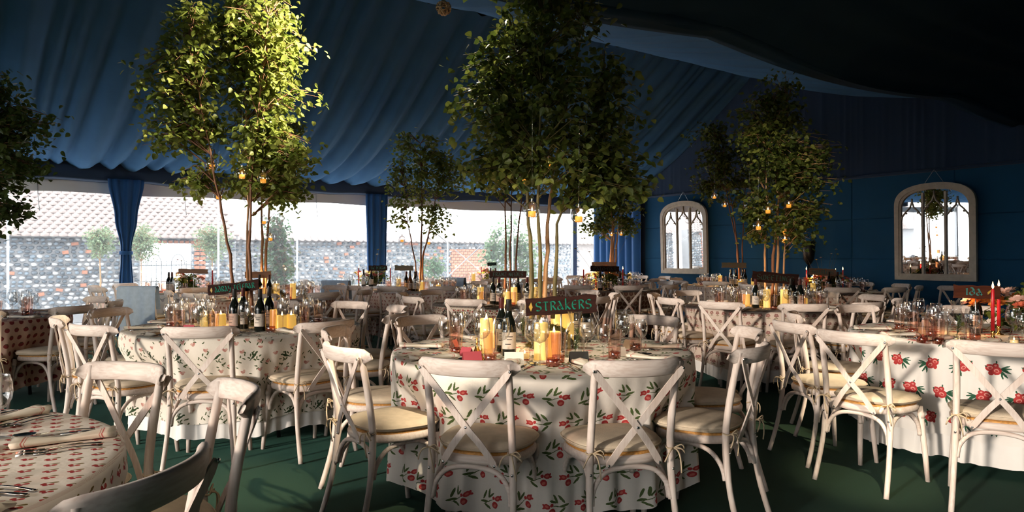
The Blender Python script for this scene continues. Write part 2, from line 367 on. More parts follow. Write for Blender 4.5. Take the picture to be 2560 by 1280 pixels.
# gable wall with mirrors: flat padded panels, pleated infill above
GS = 11.5
wall = struct('wall_gable', None)
def gable_panel(q0, q1, z0, z1, mat, name='panel', inset=.0):
    b = MB(); vs = []; e = .012; nx = 2
    P = [(q0, z0), (q1, z0), (q1, z1), (q0, z1)]; I = [(q0+e, z0+e), (q1-e, z0+e), (q1-e, z1-e), (q0+e, z1-e)]
    vs = [sq(GS, q, z) for q, z in P]+[sq(GS-.012, q, z) for q, z in I]
    b.add(vs, [(4, 5, 6, 7), (0, 1, 5, 4), (1, 2, 6, 5), (2, 3, 7, 6), (3, 0, 4, 7)])
    return obj(name, b.mesh(name, mat, False), wall)
qe = [-11.35, -9.75, -8.15, -6.5, -4.9, -3.2, -1.6, 0, 2, 4.4]
for i in range(len(qe)-1):
    ze = [0, .62, 1.25, 1.92, 2.62]
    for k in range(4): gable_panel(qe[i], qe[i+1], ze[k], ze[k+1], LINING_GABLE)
# solid backing
b = MB(); b.add([sq(GS+.02, QE, 0), sq(GS+.02, 4.4, 0), sq(GS+.02, 4.4, 5), sq(GS+.02, QE, 5)]+[sq(GS+.06, QE, 0), sq(GS+.06, 4.4, 0), sq(GS+.06, 4.4, 5), sq(GS+.06, QE, 5)],
      [(0, 1, 2, 3), (7, 6, 5, 4), (0, 4, 5, 1), (1, 5, 6, 2), (2, 6, 7, 3), (3, 7, 4, 0)])
obj('backing', b.mesh('gable_backing', DRAPE, False), wall)
# pleated infill over the panels
b = MB(); vs = []; nq = 520; F = folds(31, -14, 6, .05, .13)
for j, z in enumerate((2.62, 3.2, 4.0, 5.0)):
    for i in range(nq+1):
        q = QE+17.4*i/nq; vs.append(sq(GS-.03-.05*fold_val(F, q), q, z))
b.add(vs, [(j*(nq+1)+i, j*(nq+1)+i+1, (j+1)*(nq+1)+i+1, (j+1)*(nq+1)+i) for j in range(3) for i in range(nq)])
obj('pleated_infill', b.mesh('pleated_infill', DRAPE), wall)
b = MB(); b.tube([sq(GS-.05, QE, 2.62), sq(GS-.05, 4.4, 2.62)], .025, 8)
obj('top_rail', b.mesh('gable_rail', DRAPE), wall)
# tent ends behind the view and over the far left: plain dark drape
b = MB(); b.box((0, 0, 0), (20.6, .06, 2.7)); o = struct('wall_near', b.mesh('wall_near', DRAPE, False), sq(1.2, 4.45, 1.3), ROT_U)
b = MB(); b.box((0, 0, 0), (.06, 8.8, 5)); struct('wall_end', b.mesh('wall_end', DRAPE, False), sq(-9.55, -8.6, 2.5), ROT_U)
b = MB(); b.box((0, 0, 0), (.06, 8.6, 2.4)); struct('wall_end_gable', b.mesh('wall_end_gable', DRAPE, False), sq(-3.55, .1, 3.75), ROT_U)

# window wall: eave band, posts, clear panes
def pleated(name, path, z0, z1, amp, wave, mat, parent=None, th=None):
    pass
b = MB(); vs = []; ns = 160
for i in range(ns+1):
    s = -3.5+15*i/ns; dz = .02*math.sin(s*1.6)+.012*math.sin(s*5)
    for q, z in ((-12.80, 2.84), (-12.72, 2.78), (-12.73, 2.49+dz), (-12.80, 2.47+dz), (-13.0, 2.47+dz)): vs.append(sq(s, q+.01*math.sin(s*9), z))
b.add(vs, [(i*5+k, (i+1)*5+k, (i+1)*5+k+1, i*5+k+1) for i in range(ns) for k in range(4)])
struct('trim_2', b.mesh('eave_valance', DRAPE))
POST_S = [-8.1, -3.72, .66, 5.04, 9.42]   # tuned by the columns seen at the curtains
def s_of_px(px, q):
    r = (px-1280)/1750; d = q/(N.x*r+N.y); return d*(U.x*r+U.y), d
POST_S = [s_of_px(312, -12.9)[0]+4.55*k for k in (-2, -1, 0)]+[s_of_px(932, -12.9)[0], s_of_px(1440, -12.9)[0]]
for k, s in enumerate(POST_S):
    b = MB(); b.box((0, 0, 1.3), (.12, .09, 2.6)); b.box((0, 0, .01), (.2, .2, .02)); b.box((0, 0, 2.55), (.16, .14, .1))
    o = tag(obj('tent_post', b.mesh('tent_post', METALWHITE, False), None, sq(s, -12.98), ROT_U), 
            ['aluminium tent post at the far left end of the window wall', 'aluminium tent post left of the frame', 'aluminium tent post behind the gathered navy curtain', 'aluminium tent post behind the straight blue curtain', 'aluminium tent post in the far corner'][k], 'post', 'tent posts')
for k in range(len(POST_S)-1):
    s0, s1 = POST_S[k]+.07, POST_S[k+1]-.07
    wd = struct('window_%d' % (k+1), None)
    nP = 3
    for j in range(nP):
        a, c = s0+(s1-s0)*j/nP, s0+(s1-s0)*(j+1)/nP
        b = MB(); b.add([sq(a, -13.03, .0), sq(c, -13.03, .0), sq(c, -13.03, 2.5), sq(a, -13.03, 2.5)], [(0, 1, 2, 3)])
        obj('pane', b.mesh('pane', PVC, False), wd)
        if j:
            b = MB(); b.box((0, 0, 1.25), (.035, .006, 2.5)); obj('weld_strip', b.mesh('weld_strip', PVCEDGE, False), wd, sq(a, -13.025), ROT_U)
    b = MB(); vs = []
    for i in range(21):
        s = s0+(s1-s0)*i/20; dz = .012*math.sin(s*3)
        for z in (2.50, 2.30+dz): vs.append(sq(s, -13.01+.01*math.sin(s*7), z))
    b.add(vs, [(i*2, i*2+1, i*2+3, i*2+2) for i in range(20)])
    obj('pelmet_strip', b.mesh('pelmet_strip', PELMET), wd)
    for j in range(2):
        s = s0+(s1-s0)*(.2+.55*j); b = MB(); b.tube([sq(s, -12.99, 2.5), sq(s+.01, -12.98, 2.2), sq(s+.03, -12.98, 2.0)], .006, 6)
        obj('tie_cord', b.mesh('tie_cord', METALWHITE), wd)

# curtains on the posts
def curtain(label, s, widths, mat, nf=9, seed=1, tie=None):
    """widths: [(z, half width)] from top to floor"""
    r = random.Random(seed); t = thing('curtain', label, 'curtain', sq(s, -12.72), ROT_U, 'curtains on the tent posts')
    b = MB(); ns = 72; vs = []
    zs = [widths[0][0]+(widths[-1][0]-widths[0][0])*i/40 for i in range(41)]
    for z in zs:
        for i in range(len(widths)-1):
            (za, wa), (zb, wb) = widths[i], widths[i+1]
            if za >= z >= zb: k = (za-z)/(za-zb); k = k*k*(3-2*k); hw = wa+(wb-wa)*k; break
        for i in range(ns):
            a = 2*PI*i/ns; ca, sa = math.cos(a), math.sin(a)
            dep = .06+.03*math.sin(nf*a*1.0+.4*z)+.012*math.sin(2.3*nf*a+1)
            dep *= (.55+.45*min(1, hw/.2))
            vs.append((hw*ca*(1+.05*math.sin(nf*a)), -dep*(abs(sa)**.6)*(1 if sa > 0 else -1)+.0, z))
    b.add(vs, [(j*ns+i, (j+1)*ns+i, (j+1)*ns+(i+1) % ns, j*ns+(i+1) % ns) for j in range(40) for i in range(ns)]+[tuple(range(ns)), tuple(reversed(range(40*ns, 41*ns)))])
    obj('cloth', b.mesh('curtain_cloth', mat), t)
    if tie:
        b = MB(); b.lathe([(.085, -.03), (.095, -.02), (.095, .02), (.085, .03)], 18, (0, 0, tie)); 
        me = b.mesh('tie_band', mat); o = obj('tie_band', me, t); o.scale = (1.05, .95, 1)
    return t
sA = POST_S[2]; sB = POST_S[3]
curtain('navy curtain gathered by a tie into an hourglass beside the flint wall view', sA, [(2.52, .25), (1.9, .155), (1.42, .075), (1.28, .075), (.8, .10), (.02, .13)], DRAPEBLUE, tie=1.35, seed=2)
curtain('straight blue curtain hanging loose between the two right hand windows', sB, [(2.50, .22), (1.4, .19), (.6, .165), (.02, .165)], DRAPEBLUE, seed=4)
# blue pleated drape in the far corner, along the gable
t = thing('corner_drape', 'bright blue pleated drape filling the far corner beside the mirror wall', 'curtain', sq(GS-.12, -12.2), ROT_U-PI/2, None)
b = MB(); vs = []; nq = 240
F = folds(77, -14, -9, .14, .30)
for j, z in enumerate((.02, .9, 1.8, 2.62)):
    for i in range(nq+1):
        q = -12.95+1.62*i/nq
        vs.append(Vector((q+12.2, 0, z)) + Vector((0, -.02-.11*fold_val(F, q+.01*z), 0)))
# local x runs along +q here
b.add(vs, [(j*(nq+1)+i, j*(nq+1)+i+1, (j+1)*(nq+1)+i+1, (j+1)*(nq+1)+i) for j in range(3) for i in range(nq)])
obj('cloth', b.mesh('corner_drape', DRAPEBLUE), t)

# ------------------------------------------------------------------ outside: flint barn, tiled roof, gate, garden wall
MORTAR = pm('lime_mortar', (.27, .27, .28), .95, var=.12, vscale=12)
FLINTS = [pm('flint_grey', (.15, .19, .23), .6, var=.35, vscale=14), pm('flint_pale', (.40, .41, .43), .6, var=.2, vscale=14), pm('flint_dark', (.07, .09, .11), .5, var=.4, vscale=14)]
BRICKM = pm('red_brick', (.40, .17, .11), .85, var=.25, vscale=18)
TILEM = pm('clay_tile', (.36, .29, .27), .85, var=.2, vscale=3)
IRON = pm('iron_gate', (.22, .24, .26), .5, .3)
stone_meshes = []
for m in FLINTS:
    for k in range(2):
        b = MB(); b.ball((0, 0, 0), (.052, .03, .034), 7, 5, .16, R_); stone_meshes.append(b.mesh('flint', m))
bb = MB(); bb.box((0, 0, 0), (.105, .05, .062)); brick_me = bb.mesh('wall_brick', BRICKM, False)
def flint_wall(parent, q, spans, holes, seed, pitch=(.118, .084), nparts=300, brickp=.05, prefer=None):
    """cobbles in rows on the face that looks into the tent; the nearest are parts, the rest one part"""
    r = random.Random(seed); P = []
    for (s0, s1, z0, z1) in spans:
        z = z0+.04; row = 0
        while z < z1-.03:
            s = s0+r.uniform(0, .06)
            while s < s1-.04:
                if not any(a < s < c and e < z < g for a, c, e, g in holes): P.append((s, z+r.uniform(-.01, .01)))
                s += pitch[0]*r.uniform(.82, 1.2)
            z += pitch[1]; row += 1
    P.sort(key=prefer or (lambda p: p[0]))
    rest = MB()
    mats = [mm.materials[0] for mm in stone_meshes]
    for i, (s, z) in enumerate(P):
        br = r.random() < brickp
        sc_ = (r.uniform(.85, 1.2), 1, r.uniform(.8, 1.15)); ry = r.uniform(-.25, .25)
        if i < nparts:
            me = brick_me if br else r.choice(stone_meshes)
            o = obj('brick' if br else 'flint', me, parent, sq(s, q+.012, z), (0, ry, ROT_U), sc_)
        else:
            me = brick_me if br else stone_meshes[r.randrange(6)]
            M = Matrix.Translation(sq(s, q+.012, z)) @ Matrix.Rotation(ROT_U, 4, 'Z') @ Matrix.Rotation(ry, 4, 'Y') @ Matrix.Diagonal((*sc_, 1))
            base = len(rest.v); rest.v += [tuple(M @ v.co) for v in me.vertices]; rest.uv += [(0, 0)]*len(me.vertices)
            rest.f += [tuple(base+k for k in p.vertices) for p in me.polygons]
    if rest.v:
        o = obj('flintwork', rest.mesh('flintwork', FLINTS[0]), parent); o['kind'] = 'stuff'
        me = o.data; me.materials.append(FLINTS[1]); me.materials.append(FLINTS[2])
        rr = random.Random(seed+1); npf = 0
        # a material per stone
        idx = []; cur = 0; lastv = -1; stone_of = {}
        ms = [];  per = len(stone_meshes[0].polygons)
        for k in range(len(me.polygons)): 
            if k % per == 0: cur = rr.choice((0, 0, 1, 1, 2))
            ms.append(cur)
        me.polygons.foreach_set('material_index', ms)
barn = thing('flint_barn', 'flint barn with scalloped clay tile roof and arched gateway seen outside the windows', 'building', sq(0, -17))
barn.location = (0, 0, 0)
BQ = -16.6; BE = 1.78
g0, _ = s_of_px(350, BQ); g1, _ = s_of_px(484, BQ); bend, _ = s_of_px(590, BQ)
def wall_block(parent, name, s0, s1, z0, z1, q, th=.3, mat=MORTAR):
    b = MB(); b.box((0, 0, (z0+z1)/2), (s1-s0, th, z1-z0)); return obj(name, b.mesh(name, mat, False), parent, sq((s0+s1)/2, q-th/2), ROT_U)
wall_block(barn, 'wall', -12, g0, -.05, BE, BQ); wall_block(barn, 'wall', g1, bend, -.05, BE, BQ); wall_block(barn, 'lintel_wall', g0, g1, 1.58, BE, BQ)
flint_wall(barn, BQ, [(-10, g0, .25, BE-.02), (g1, bend, .4, BE-.02), (g0, g1, 1.6, BE-.02)], [], 5, prefer=lambda p: abs(p[0]-.4)+abs(p[1]-1.2)*.3)
for k in range(16):
    o = obj('brick', brick_me, barn, sq(g0-.3+(g1-g0+.6)*k/15, BQ+.03, 1.60), (0, 0, ROT_U), (.75, 1, 1))
for k in range(14):
    for j in range(2): obj('brick', brick_me, barn, sq(g1+.06+.12*j, BQ+.014, .35+.1*k), (0, 0, ROT_U), (1.05, 1, 1.1))
# tiles
tb = MB(); vs = []
for j in range(2):
    for i in range(7):
        a = PI*(i/6); 
        vs.append((-.075+.15*i/6, -.0+.11*(1-j)-(.035*math.sin(a) if j == 0 else 0)*-1, .022*math.sin(a)+(.012 if j == 0 else 0)))
tb.add(vs+[(x, y, z-.012) for x, y, z in vs], [(i, i+1, 8+i, 7+i) for i in range(6)]+[(14+i, 14+7+i, 14+8+i, 14+i+1) for i in range(6)]+[(i, 14+i, 15+i, i+1) for i in range(6)])
tile_me = tb.mesh('roof_tile', TILEM)
SL = math.radians(50)
def roof_M(s, d): # d metres up the slope from the eave
    return Matrix.Translation(sq(s, BQ+.12-d*math.cos(SL), 1.98+d*math.sin(SL))) @ Matrix.Rotation(ROT_U, 4, 'Z') @ Matrix.Rotation(PI, 4, 'Z') @ Matrix.Rotation(0, 4, 'X')
b = MB(); b.add([sq(-13, BQ+.15, BE-.05), sq(bend+.1, BQ+.15, BE-.05), sq(bend-1.3, BQ+.15-5.6*math.cos(SL), BE-.05+5.6*math.sin(SL)), sq(-13, BQ+.15-5.6*math.cos(SL), BE-.05+5.6*math.sin(SL))], [(0, 1, 2, 3)])
roof = obj('roof', b.mesh('roof_deck', TILEM, False), barn)
rt = []; d = 0; row = 0
while d < 5.3:
    s = -11+(.075 if row % 2 else 0)
    while s < bend-.24*d: rt.append((s, d)); s += .152
    d += .105; row += 1
rt.sort(key=lambda p: abs(p[0]-1.0)+p[1]*1.6)
rest = MB()
TILT = Matrix.Rotation(-SL, 4, 'X')
for i, (s, d) in enumerate(rt):
    # tile y axis points down the slope (towards the tent)
    M = Matrix.Translation(sq(s, BQ+.13-d*math.cos(SL), BE-.005+d*math.sin(SL))) @ Matrix.Rotation(ROT_U+PI, 4, 'Z') @ Matrix.Rotation(-SL, 4, 'X') @ Matrix.Rotation(R_.uniform(-.03, .03), 4, 'Y')
    if i < 300:
        o = obj('roof_tile', tile_me, roof); o.matrix_local = M
    else:
        bs = len(rest.v); rest.v += [tuple(M @ v.co) for v in tile_me.vertices]; rest.uv += [(0, 0)]*len(tile_me.vertices); rest.f += [tuple(bs+k for k in p.vertices) for p in tile_me.polygons]
o = obj('roof_tiles', rest.mesh('roof_tiles', TILEM), roof); o['kind'] = 'stuff'
b = MB(); b.box((0, 0, 0), (bend+12, .12, .1)); obj('eaves_board', b.mesh('eaves_board', MORTAR, False), barn, sq((bend-12)/2, BQ+.1, BE-.06), ROT_U)
# iron gate in the opening
gt = thing('iron_gate', 'pale iron garden gate with arched bars in the barn gateway', 'gate', sq((g0+g1)/2, BQ-.12), ROT_U)
gw = (g1-g0)
for k in range(11):
    x = -gw/2+.03+(gw-.06)*k/10; b = MB(); b.tube([(x, 0, .03), (x, 0, 1.16)], .008, 6); b.ball((x, 0, 1.18), .014, 6, 4); obj('bar', b.mesh('gate_bar', IRON), gt)
for z in (.12, .75, 1.1):
    b = MB(); b.box((0, 0, z), (gw-.03, .012, .02)); obj('rail', b.mesh('gate_rail', IRON, False), gt)
for k in (-1, 1):
    b = MB(); b.tube([(k*gw*.22+gw*.13*math.cos(PI*i/10), 0, 1.1+.24*math.sin(PI*i/10)) for i in range(11)], .008, 6); obj('arch', b.mesh('gate_arch', IRON), gt)
# low garden wall with coping
gwl = thing('garden_wall', 'low flint and brick garden wall with tile coping under the white sky', 'wall', (0, 0, 0))
WQ = -17.4; w0 = bend-.1; w1 = s_of_px(1420, WQ)[0]+2
wall_block(gwl, 'wall', w0, w1, -.05, 1.72, WQ)
b = MB()
b.add([sq(w0, WQ+.12, 1.70), sq(w0, WQ-.15, 1.92), sq(w0, WQ-.45, 1.70), sq(w1, WQ+.12, 1.70), sq(w1, WQ-.15, 1.92), sq(w1, WQ-.45, 1.70)], [(0, 3, 4, 1), (1, 4, 5, 2), (0, 2, 5, 3), (0, 1, 2), (3, 5, 4)])
cop = obj('coping', b.mesh('coping', TILEM, False), gwl)
for k in range(int((w1-w0)/.17)):
    o = obj('coping_tile', tile_me, cop); o.matrix_local = Matrix.Translation(sq(w0+.1+.17*k, WQ+.12, 1.73)) @ Matrix.Rotation(ROT_U+PI, 4, 'Z') @ Matrix.Rotation(-math.radians(38), 4, 'X') @ Matrix.Diagonal((1.1, 2.4, 1, 1)) @ Matrix.Translation((0, -.09, 0))
pz0, _ = s_of_px(1128, WQ); pz1, _ = s_of_px(1222, WQ)
flint_wall(gwl, WQ, [(w0, w1-1.5, .45, 1.68)], [(pz0, pz1, 0, 1.5)], 8, pitch=(.135, .095), brickp=.12, prefer=lambda p: abs(p[0]-8)+abs(p[1]-1.2))
r = 0; z = .5
while z < 1.5:
    s = pz0+(.06 if r % 2 else 0)
    while s < pz1: obj('brick', brick_me, gwl, sq(s, WQ+.01, z), (0, 0, ROT_U), (1.15, 1, 1.1)); s += .13
    z += .08; r += 1
# guy ropes
for k, (a, c) in enumerate(((s_of_px(1098, -14.2)[0], s_of_px(1212, -13.2)[0]), (s_of_px(1195, -14.2)[0], s_of_px(1090, -13.4)[0]))):
    b = MB(); b.tube([sq(a, -14.0, 0.9 if k else .75), sq(c, -13.3, 1.75 if k else 1.55)], .010, 6)
    tag(obj('guy_rope', b.mesh('guy_rope', METALWHITE)), ['white guy rope slanting up to the right outside the window', 'white guy rope slanting up to the left outside the window'][k], 'rope', 'guy ropes')

# ------------------------------------------------------------------ foliage
_h = [(.30, .10, .05), (.42, .33, .08), (.34, .62, .06), (.14, .88, .01)]
LV = np.array([(0, 0, 0)]+_h+[(0, 1.06, -.05)]+[(-x, y, z) for x, y, z in reversed(_h)]+[(0, .45, 0)])
LF = [(i, (i+1) % 10, 10) for i in range(10)]; NL = len(LV)
def leaf_xf(rnd, droop=.6):
    """random leaf frame: y along the leaf (mostly outward and hanging), z its normal"""
    a = rnd.uniform(0, 2*PI); dz = -abs(rnd.gauss(droop, .45))
    y = Vector((math.cos(a), math.sin(a), dz)).normalized()
    z = Vector((rnd.gauss(0, .7), rnd.gauss(0, .7), 1)); z = (z-y*z.dot(y)).normalized(); x = y.cross(z)
    return Matrix((x, y, z)).transposed()
def leaves_mesh(name, items, mat):
    V = []; F = []
    for k, (p, M, s) in enumerate(items):
        A = np.array(M) @ (LV.T*s); V.append(A.T+np.array(p)); F += [tuple(i+NL*k for i in f) for f in LF]
    V = np.concatenate(V); me = bpy.data.meshes.new(name); me.from_pydata(V.tolist(), [], F); me.materials.append(mat); me.update(); return me
one_leaf = {}
def plant(root, trunks, clusters, nbranch, leaves_per, leaf, mats, seed, nparts=0, tr=.012, bark=BARK, spread=.07, near=None, zmin=None):
    """clusters [(centre, radii, weight)] in local space; trunks: polylines"""
    r = random.Random(seed); allp = []
    for k, path in enumerate(trunks):
        P = [Vector(p) for p in path]; Q = []
        for i in range(len(P)-1):
            for j in range(4): 
                q = P[i].lerp(P[i+1], j/4); q += Vector((r.gauss(0, .004), r.gauss(0, .004), 0)); Q.append(q)
        Q.append(P[-1]); n = len(Q); bk = bark[k % len(bark)] if isinstance(bark, list) else bark
        w0 = tr*r.uniform(.8, 1.2); b = MB(); b.tube(Q, [w0*(1-.75*i/(n-1))*(1.12 if i % 3 == 1 else 1) for i in range(n)], 8)
        obj('trunk', b.mesh('trunk', bk), root); allp += Q[n//3:]
    br = MB(); items = []; W = [c[2] for c in clusters]
    for k in range(nbranch):
        c, rad, _ = r.choices(clusters, W)[0]
        while True:
            d = Vector((r.uniform(-1, 1), r.uniform(-1, 1), r.uniform(-1, 1)))
            if d.length < 1: break
        d = d*(.35+.65*d.length) if d.length > 0 else d
        p = Vector(c)+Vector((d.x*rad[0], d.y*rad[1], d.z*rad[2]))
        cand = [q for q in allp if q.z < p.z+.05] or allp
        q = min(cand, key=lambda a: (a-p).length+.35*abs(a.z-(p.z-.25)))
        mid = q.lerp(p, .55)+Vector((0, 0, .06+.1*(p-q).length)); 
        path = [q, q.lerp(mid, .5), mid, mid.lerp(p, .6), p]
        br.tube(path, [.0045, .0038, .003, .002, .001], 4, False)
        for i in range(leaves_per):
            f = .3+.7*r.random(); seg = f*4; i0 = min(3, int(seg)); pt = path[i0].lerp(path[i0+1], seg-i0)
            pt = pt+Vector((r.gauss(0, spread), r.gauss(0, spread), r.gauss(-.02, spread*.8)))
            if zmin is not None and pt.z < zmin+leaf: pt.z = zmin+leaf+r.uniform(0, .03)
            items.append((pt, leaf_xf(r), leaf*r.uniform(.65, 1.2), r.random()))
    if br.v: obj('branches', br.mesh('branches', bark[0] if isinstance(bark, list) else bark), root)
    m0 = mats[0]
    if nparts:
        items.sort(key=near or (lambda it: it[0].y))
        key = m0.name
        if key not in one_leaf: one_leaf[key] = leaves_mesh('leaf', [((0, 0, 0), Matrix.Identity(3), 1)], m0)
        for it in items[:nparts]:
            o = obj('leaf', one_leaf[key], root); o.matrix_local = Matrix.Translation(it[0]) @ it[1].to_4x4() @ Matrix.Diagonal((it[2],)*3+(1,))
        items = items[nparts:]
    for k, m in enumerate(mats):
        sub = [(i[0], i[1], i[2]) for i in items if int(i[3]*len(mats)) == k]
        if sub: o = obj('foliage', leaves_mesh('foliage', sub, m), root); o['kind'] = 'stuff'
    return root
TERRA = pm('terracotta', (.36, .20, .13), .8, var=.15)
def topiary(px, q, ball_px_y, rad, label, seed):
    s, d = s_of_px(px, q); z = 1.3+(642-ball_px_y)*d/1750
    t = thing('topiary_tree', label, 'tree', sq(s, q), 0, 'lollipop topiaries outside')
    b = MB(); b.lathe([(.0, 0), (.14, 0), (.2, .38), (.22, .38), (.22, .42), (.18, .42), (.17, .37), (0, .37)], 16); obj('pot', b.mesh('pot', TERRA), t)
    plant(t, [[(0, 0, .3), (.01, 0, .8), (0, 0, z)]], [((0, 0, z), (rad,)*3, 1)], 150, 12, .042, [LEAFTOP], seed, tr=.02, bark=BARKPALE, spread=.05)
topiary(530, -15.2, 606, .42, 'lollipop topiary with round grey green crown right of the gateway', 41)
topiary(352, -15.2, 606, .40, 'lollipop topiary half hidden behind the gathered navy curtain', 42)
topiary(250, -15.6, 604, .30, 'lollipop topiary left of the gathered navy curtain', 43)
s, d = s_of_px(692, -14.0); zt = 1.3+(642-545)*d/1750
t = thing('photinia_shrub', 'tall red tipped evergreen shrub outside the middle window', 'shrub', sq(s, -14.0), 0)
plant(t, [[(0, 0, 0), (.03, 0, .8), (0, 0, zt-.1)], [(.05, 0, 0), (.12, .05, .9), (.15, 0, 1.5)]], [((0, 0, 1.0), (.42, .42, .65), 3), ((-.02, 0, zt-.35), (.26, .26, .4), 2)], 170, 11, .075, [LEAFOUT, LEAFRED], 44, bark=BARK, spread=.07)
s, d = s_of_px(1275, -14.6)
t = thing('climber_shrub', 'leafy green climber outside the far corner window', 'shrub', sq(s, -14.6), 0)
plant(t, [[(0, 0, 0), (.1, 0, 1.2), (.05, 0, 2.1)], [(-.3, 0, 0), (-.35, 0, 1), (-.5, 0, 1.7)]], [((0, 0, 1.5), (.65, .35, .85), 3), ((-.5, 0, 1.3), (.35, .3, .4), 1), ((.5, 0, 1.1), (.5, .3, .7), 1)], 190, 10, .085, [LEAFOUT, LEAFTOP], 45, spread=.09)
s, d = s_of_px(1085, -16.9)
t = thing('wall_shrub', 'small bush against the garden wall right of the straight curtain', 'shrub', sq(s, -16.9), 0)
plant(t, [[(0, 0, 0), (0, 0, .8)]], [((0, 0, .95), (.5, .25, .45), 1)], 60, 10, .07, [LEAFOUT], 46, spread=.07)

# ------------------------------------------------------------------ mirrors
def arch_pts(w, h, spring, n=14):
    """four-centred arch outline, bottom left round to bottom right (x, z)"""
    pts = [(-w/2, 0), (-w/2, spring)]; 
    for i in range(1, n): 
        t = i/n; pts.append((-w/2*math.cos(t*PI/2)**.78, spring+(h-spring)*(math.sin(t*PI/2)**.72*(.93+.07*t))))
    pts.append((0, h)); pts += [(-x, z) for x, z in reversed(pts[:-1])]
    return pts
def gable_mirror(pxl, pxr, ytop, ybot, label, rollz=0):
    rl, rr = (pxl-1280)/1750, (pxr-1280)/1750
    G = GS-.06
    dl = G/(U.x*rl+U.y); dr = G/(U.x*rr+U.y); ql = dl*(N.x*rl+N.y); qr = dr*(N.x*rr+N.y); dm = (dl+dr)/2
    W = qr-ql; z0 = 1.3-(ybot-642)*dm/1750; H = (ybot-ytop)*dm/1750
    t = thing('arched_mirror', label, 'mirror', sq(G-.05, (ql+qr)/2, z0), math.atan2(N.y, N.x), 'arched mirrors on the gable wall')
    t.rotation_euler = (.03 if pxl < 2000 else .02, 0, math.atan2(N.y, N.x))   # hung from a wire, so the top leans into the room
    sg = -1 if Vector((math.cos(math.atan2(N.y, N.x)+PI/2), math.sin(math.atan2(N.y, N.x)+PI/2), 0)).dot(U) > 0 else 1
    sp = H*.76
    outer = arch_pts(W, H, sp)
    def ring(f0, f1, y0, y1, b):
        c = (0, H*.5)
        A = [(x-math.copysign(f0, x) if abs(x) > 1e-6 else 0, z) for x, z in outer]
        def inset(f):
            out = []
            for x, z in outer:
                kx = (W/2-f)/(W/2); zz = z
                zz = f+(z)*(H-2*f)/H
                out.append((x*kx, zz))
            return out
        O, I = inset(f0), inset(f1); n = len(O)
        vs = [(x, sg*y0, z) for x, z in O]+[(x, sg*y1, z) for x, z in O]+[(x, sg*y1, z) for x, z in I]+[(x, sg*y0, z) for x, z in I]
        fs = []
        for i in range(n):
            j = (i+1) % n
            fs += [(i, j, n+j, n+i), (n+i, n+j, 2*n+j, 2*n+i), (2*n+i, 2*n+j, 3*n+j, 3*n+i)]
        b.add(vs, fs)
    b = MB(); ring(0, W*.055, -.03, .03, b); ring(W*.05, W*.085, -.03, .015, b); obj('frame', b.mesh('mirror_frame', MIRRORFRAME, False), t)
    kx = 1-2*.07; ip = [(x*kx, W*.07+z*(H-2*W*.07)/H) for x, z in outer]; n = len(ip)
    b = MB(); b.add([(x, sg*-.01, z) for x, z in ip]+[(x, sg*-.02, z) for x, z in ip], [tuple(range(n)), tuple(reversed(range(n, 2*n)))]); obj('mirror_glass', b.mesh('mirror_glass', MIRROR, False), t)
    wi = W*(1-2*.08); lw = wi/3
    for k in (-1, 1):
        x = k*lw/2; zt = H-W*.08-.035*H
        b = MB(); b.box((x, 0, (W*.07+zt)/2), (.032, .035, zt-W*.07)); obj('mullion', b.mesh('mullion', MIRRORFRAME, False), t)
    for k in (-1, 0, 1):
        cx = k*lw; hz = sp*.90 if k else sp*.98
        for sd in (-1, 1):
            p = [(cx+sd*lw/2, 0, hz-lw*.35), (cx+sd*lw*.46, 0, hz-.1*lw), (cx+sd*lw*.26, 0, hz+lw*.16), (cx+sd*lw*.08, 0, hz+lw*.34), (cx, 0, hz+lw*.62), (cx, 0, hz+lw*.75 if k else hz+lw*.8)]
            b = MB(); b.tube(p, [.011]*len(p), 6); b.ball((cx+sd*lw*.27, 0, hz+.02), .016, 6, 4)
            obj('tracery', b.mesh('tracery', MIRRORFRAME), t)
    b = MB(); b.tube([(-.2*W, 0, H*.9), (0, -sg*.02, H+.2), (.2*W, 0, H*.9)], .004, 6); obj('hanging_wire', b.mesh('hanging_wire', STEEL), t)
gable_mirror(1659, 1774, 505, 686, 'smaller looking arched tracery mirror on the blue wall near the corner')
gable_mirror(2243, 2447, 459, 703, 'large arched tracery mirror at the right on the dark wall')

# ------------------------------------------------------------------ chairs
def superell(w, d, n=36, p=2.6, taper=.16):
    out = []
    for k in range(n):
        a = 2*PI*k/n; ca, sa = math.cos(a), math.sin(a)
        x = math.copysign(abs(ca)**(2/p), ca)*w/2; y = math.copysign(abs(sa)**(2/p), sa)*d/2
        out.append((x*(1+taper*y/(d/2)*.5), y))
    return out
def slab(b, outline, z0, z1, puff=0, c=(0, 0), edge=.35):
    n = len(outline); vs = []; rows = [(.985, z0), (1, z0+(z1-z0)*.35), (1, z1-(z1-z0)*edge), (.965, z1)]
    if puff: rows += [(.75, z1+puff*.7), (.4, z1+puff)]
    for k, z in rows: vs += [(c[0]+x*k, c[1]+y*k, z) for x, y in outline]
    m = len(rows)
    b.add(vs, [(j*n+i, j*n+(i+1) % n, (j+1)*n+(i+1) % n, (j+1)*n+i) for j in range(m-1) for i in range(n)]+[tuple(reversed(range(n))), tuple(range((m-1)*n, m*n))])
def bez(p0, p1, p2, n=8):
    p0, p1, p2 = Vector(p0), Vector(p1), Vector(p2)
    return [p0*(1-t)**2+p1*2*t*(1-t)+p2*t*t for t in [i/n for i in range(n+1)]]
def spline(pts, n=5):
    P = [Vector(p) for p in pts]; out = []
    for i in range(len(P)-1):
        a, b_, c, d = P[max(i-1, 0)], P[i], P[i+1], P[min(i+2, len(P)-1)]
        for k in range(n):
            t = k/n; out.append(.5*((2*b_)+(c-a)*t+(2*a-5*b_+4*c-d)*t*t+(3*b_-a-3*c+d)*t**3))
    out.append(P[-1]); return out
CH = {}
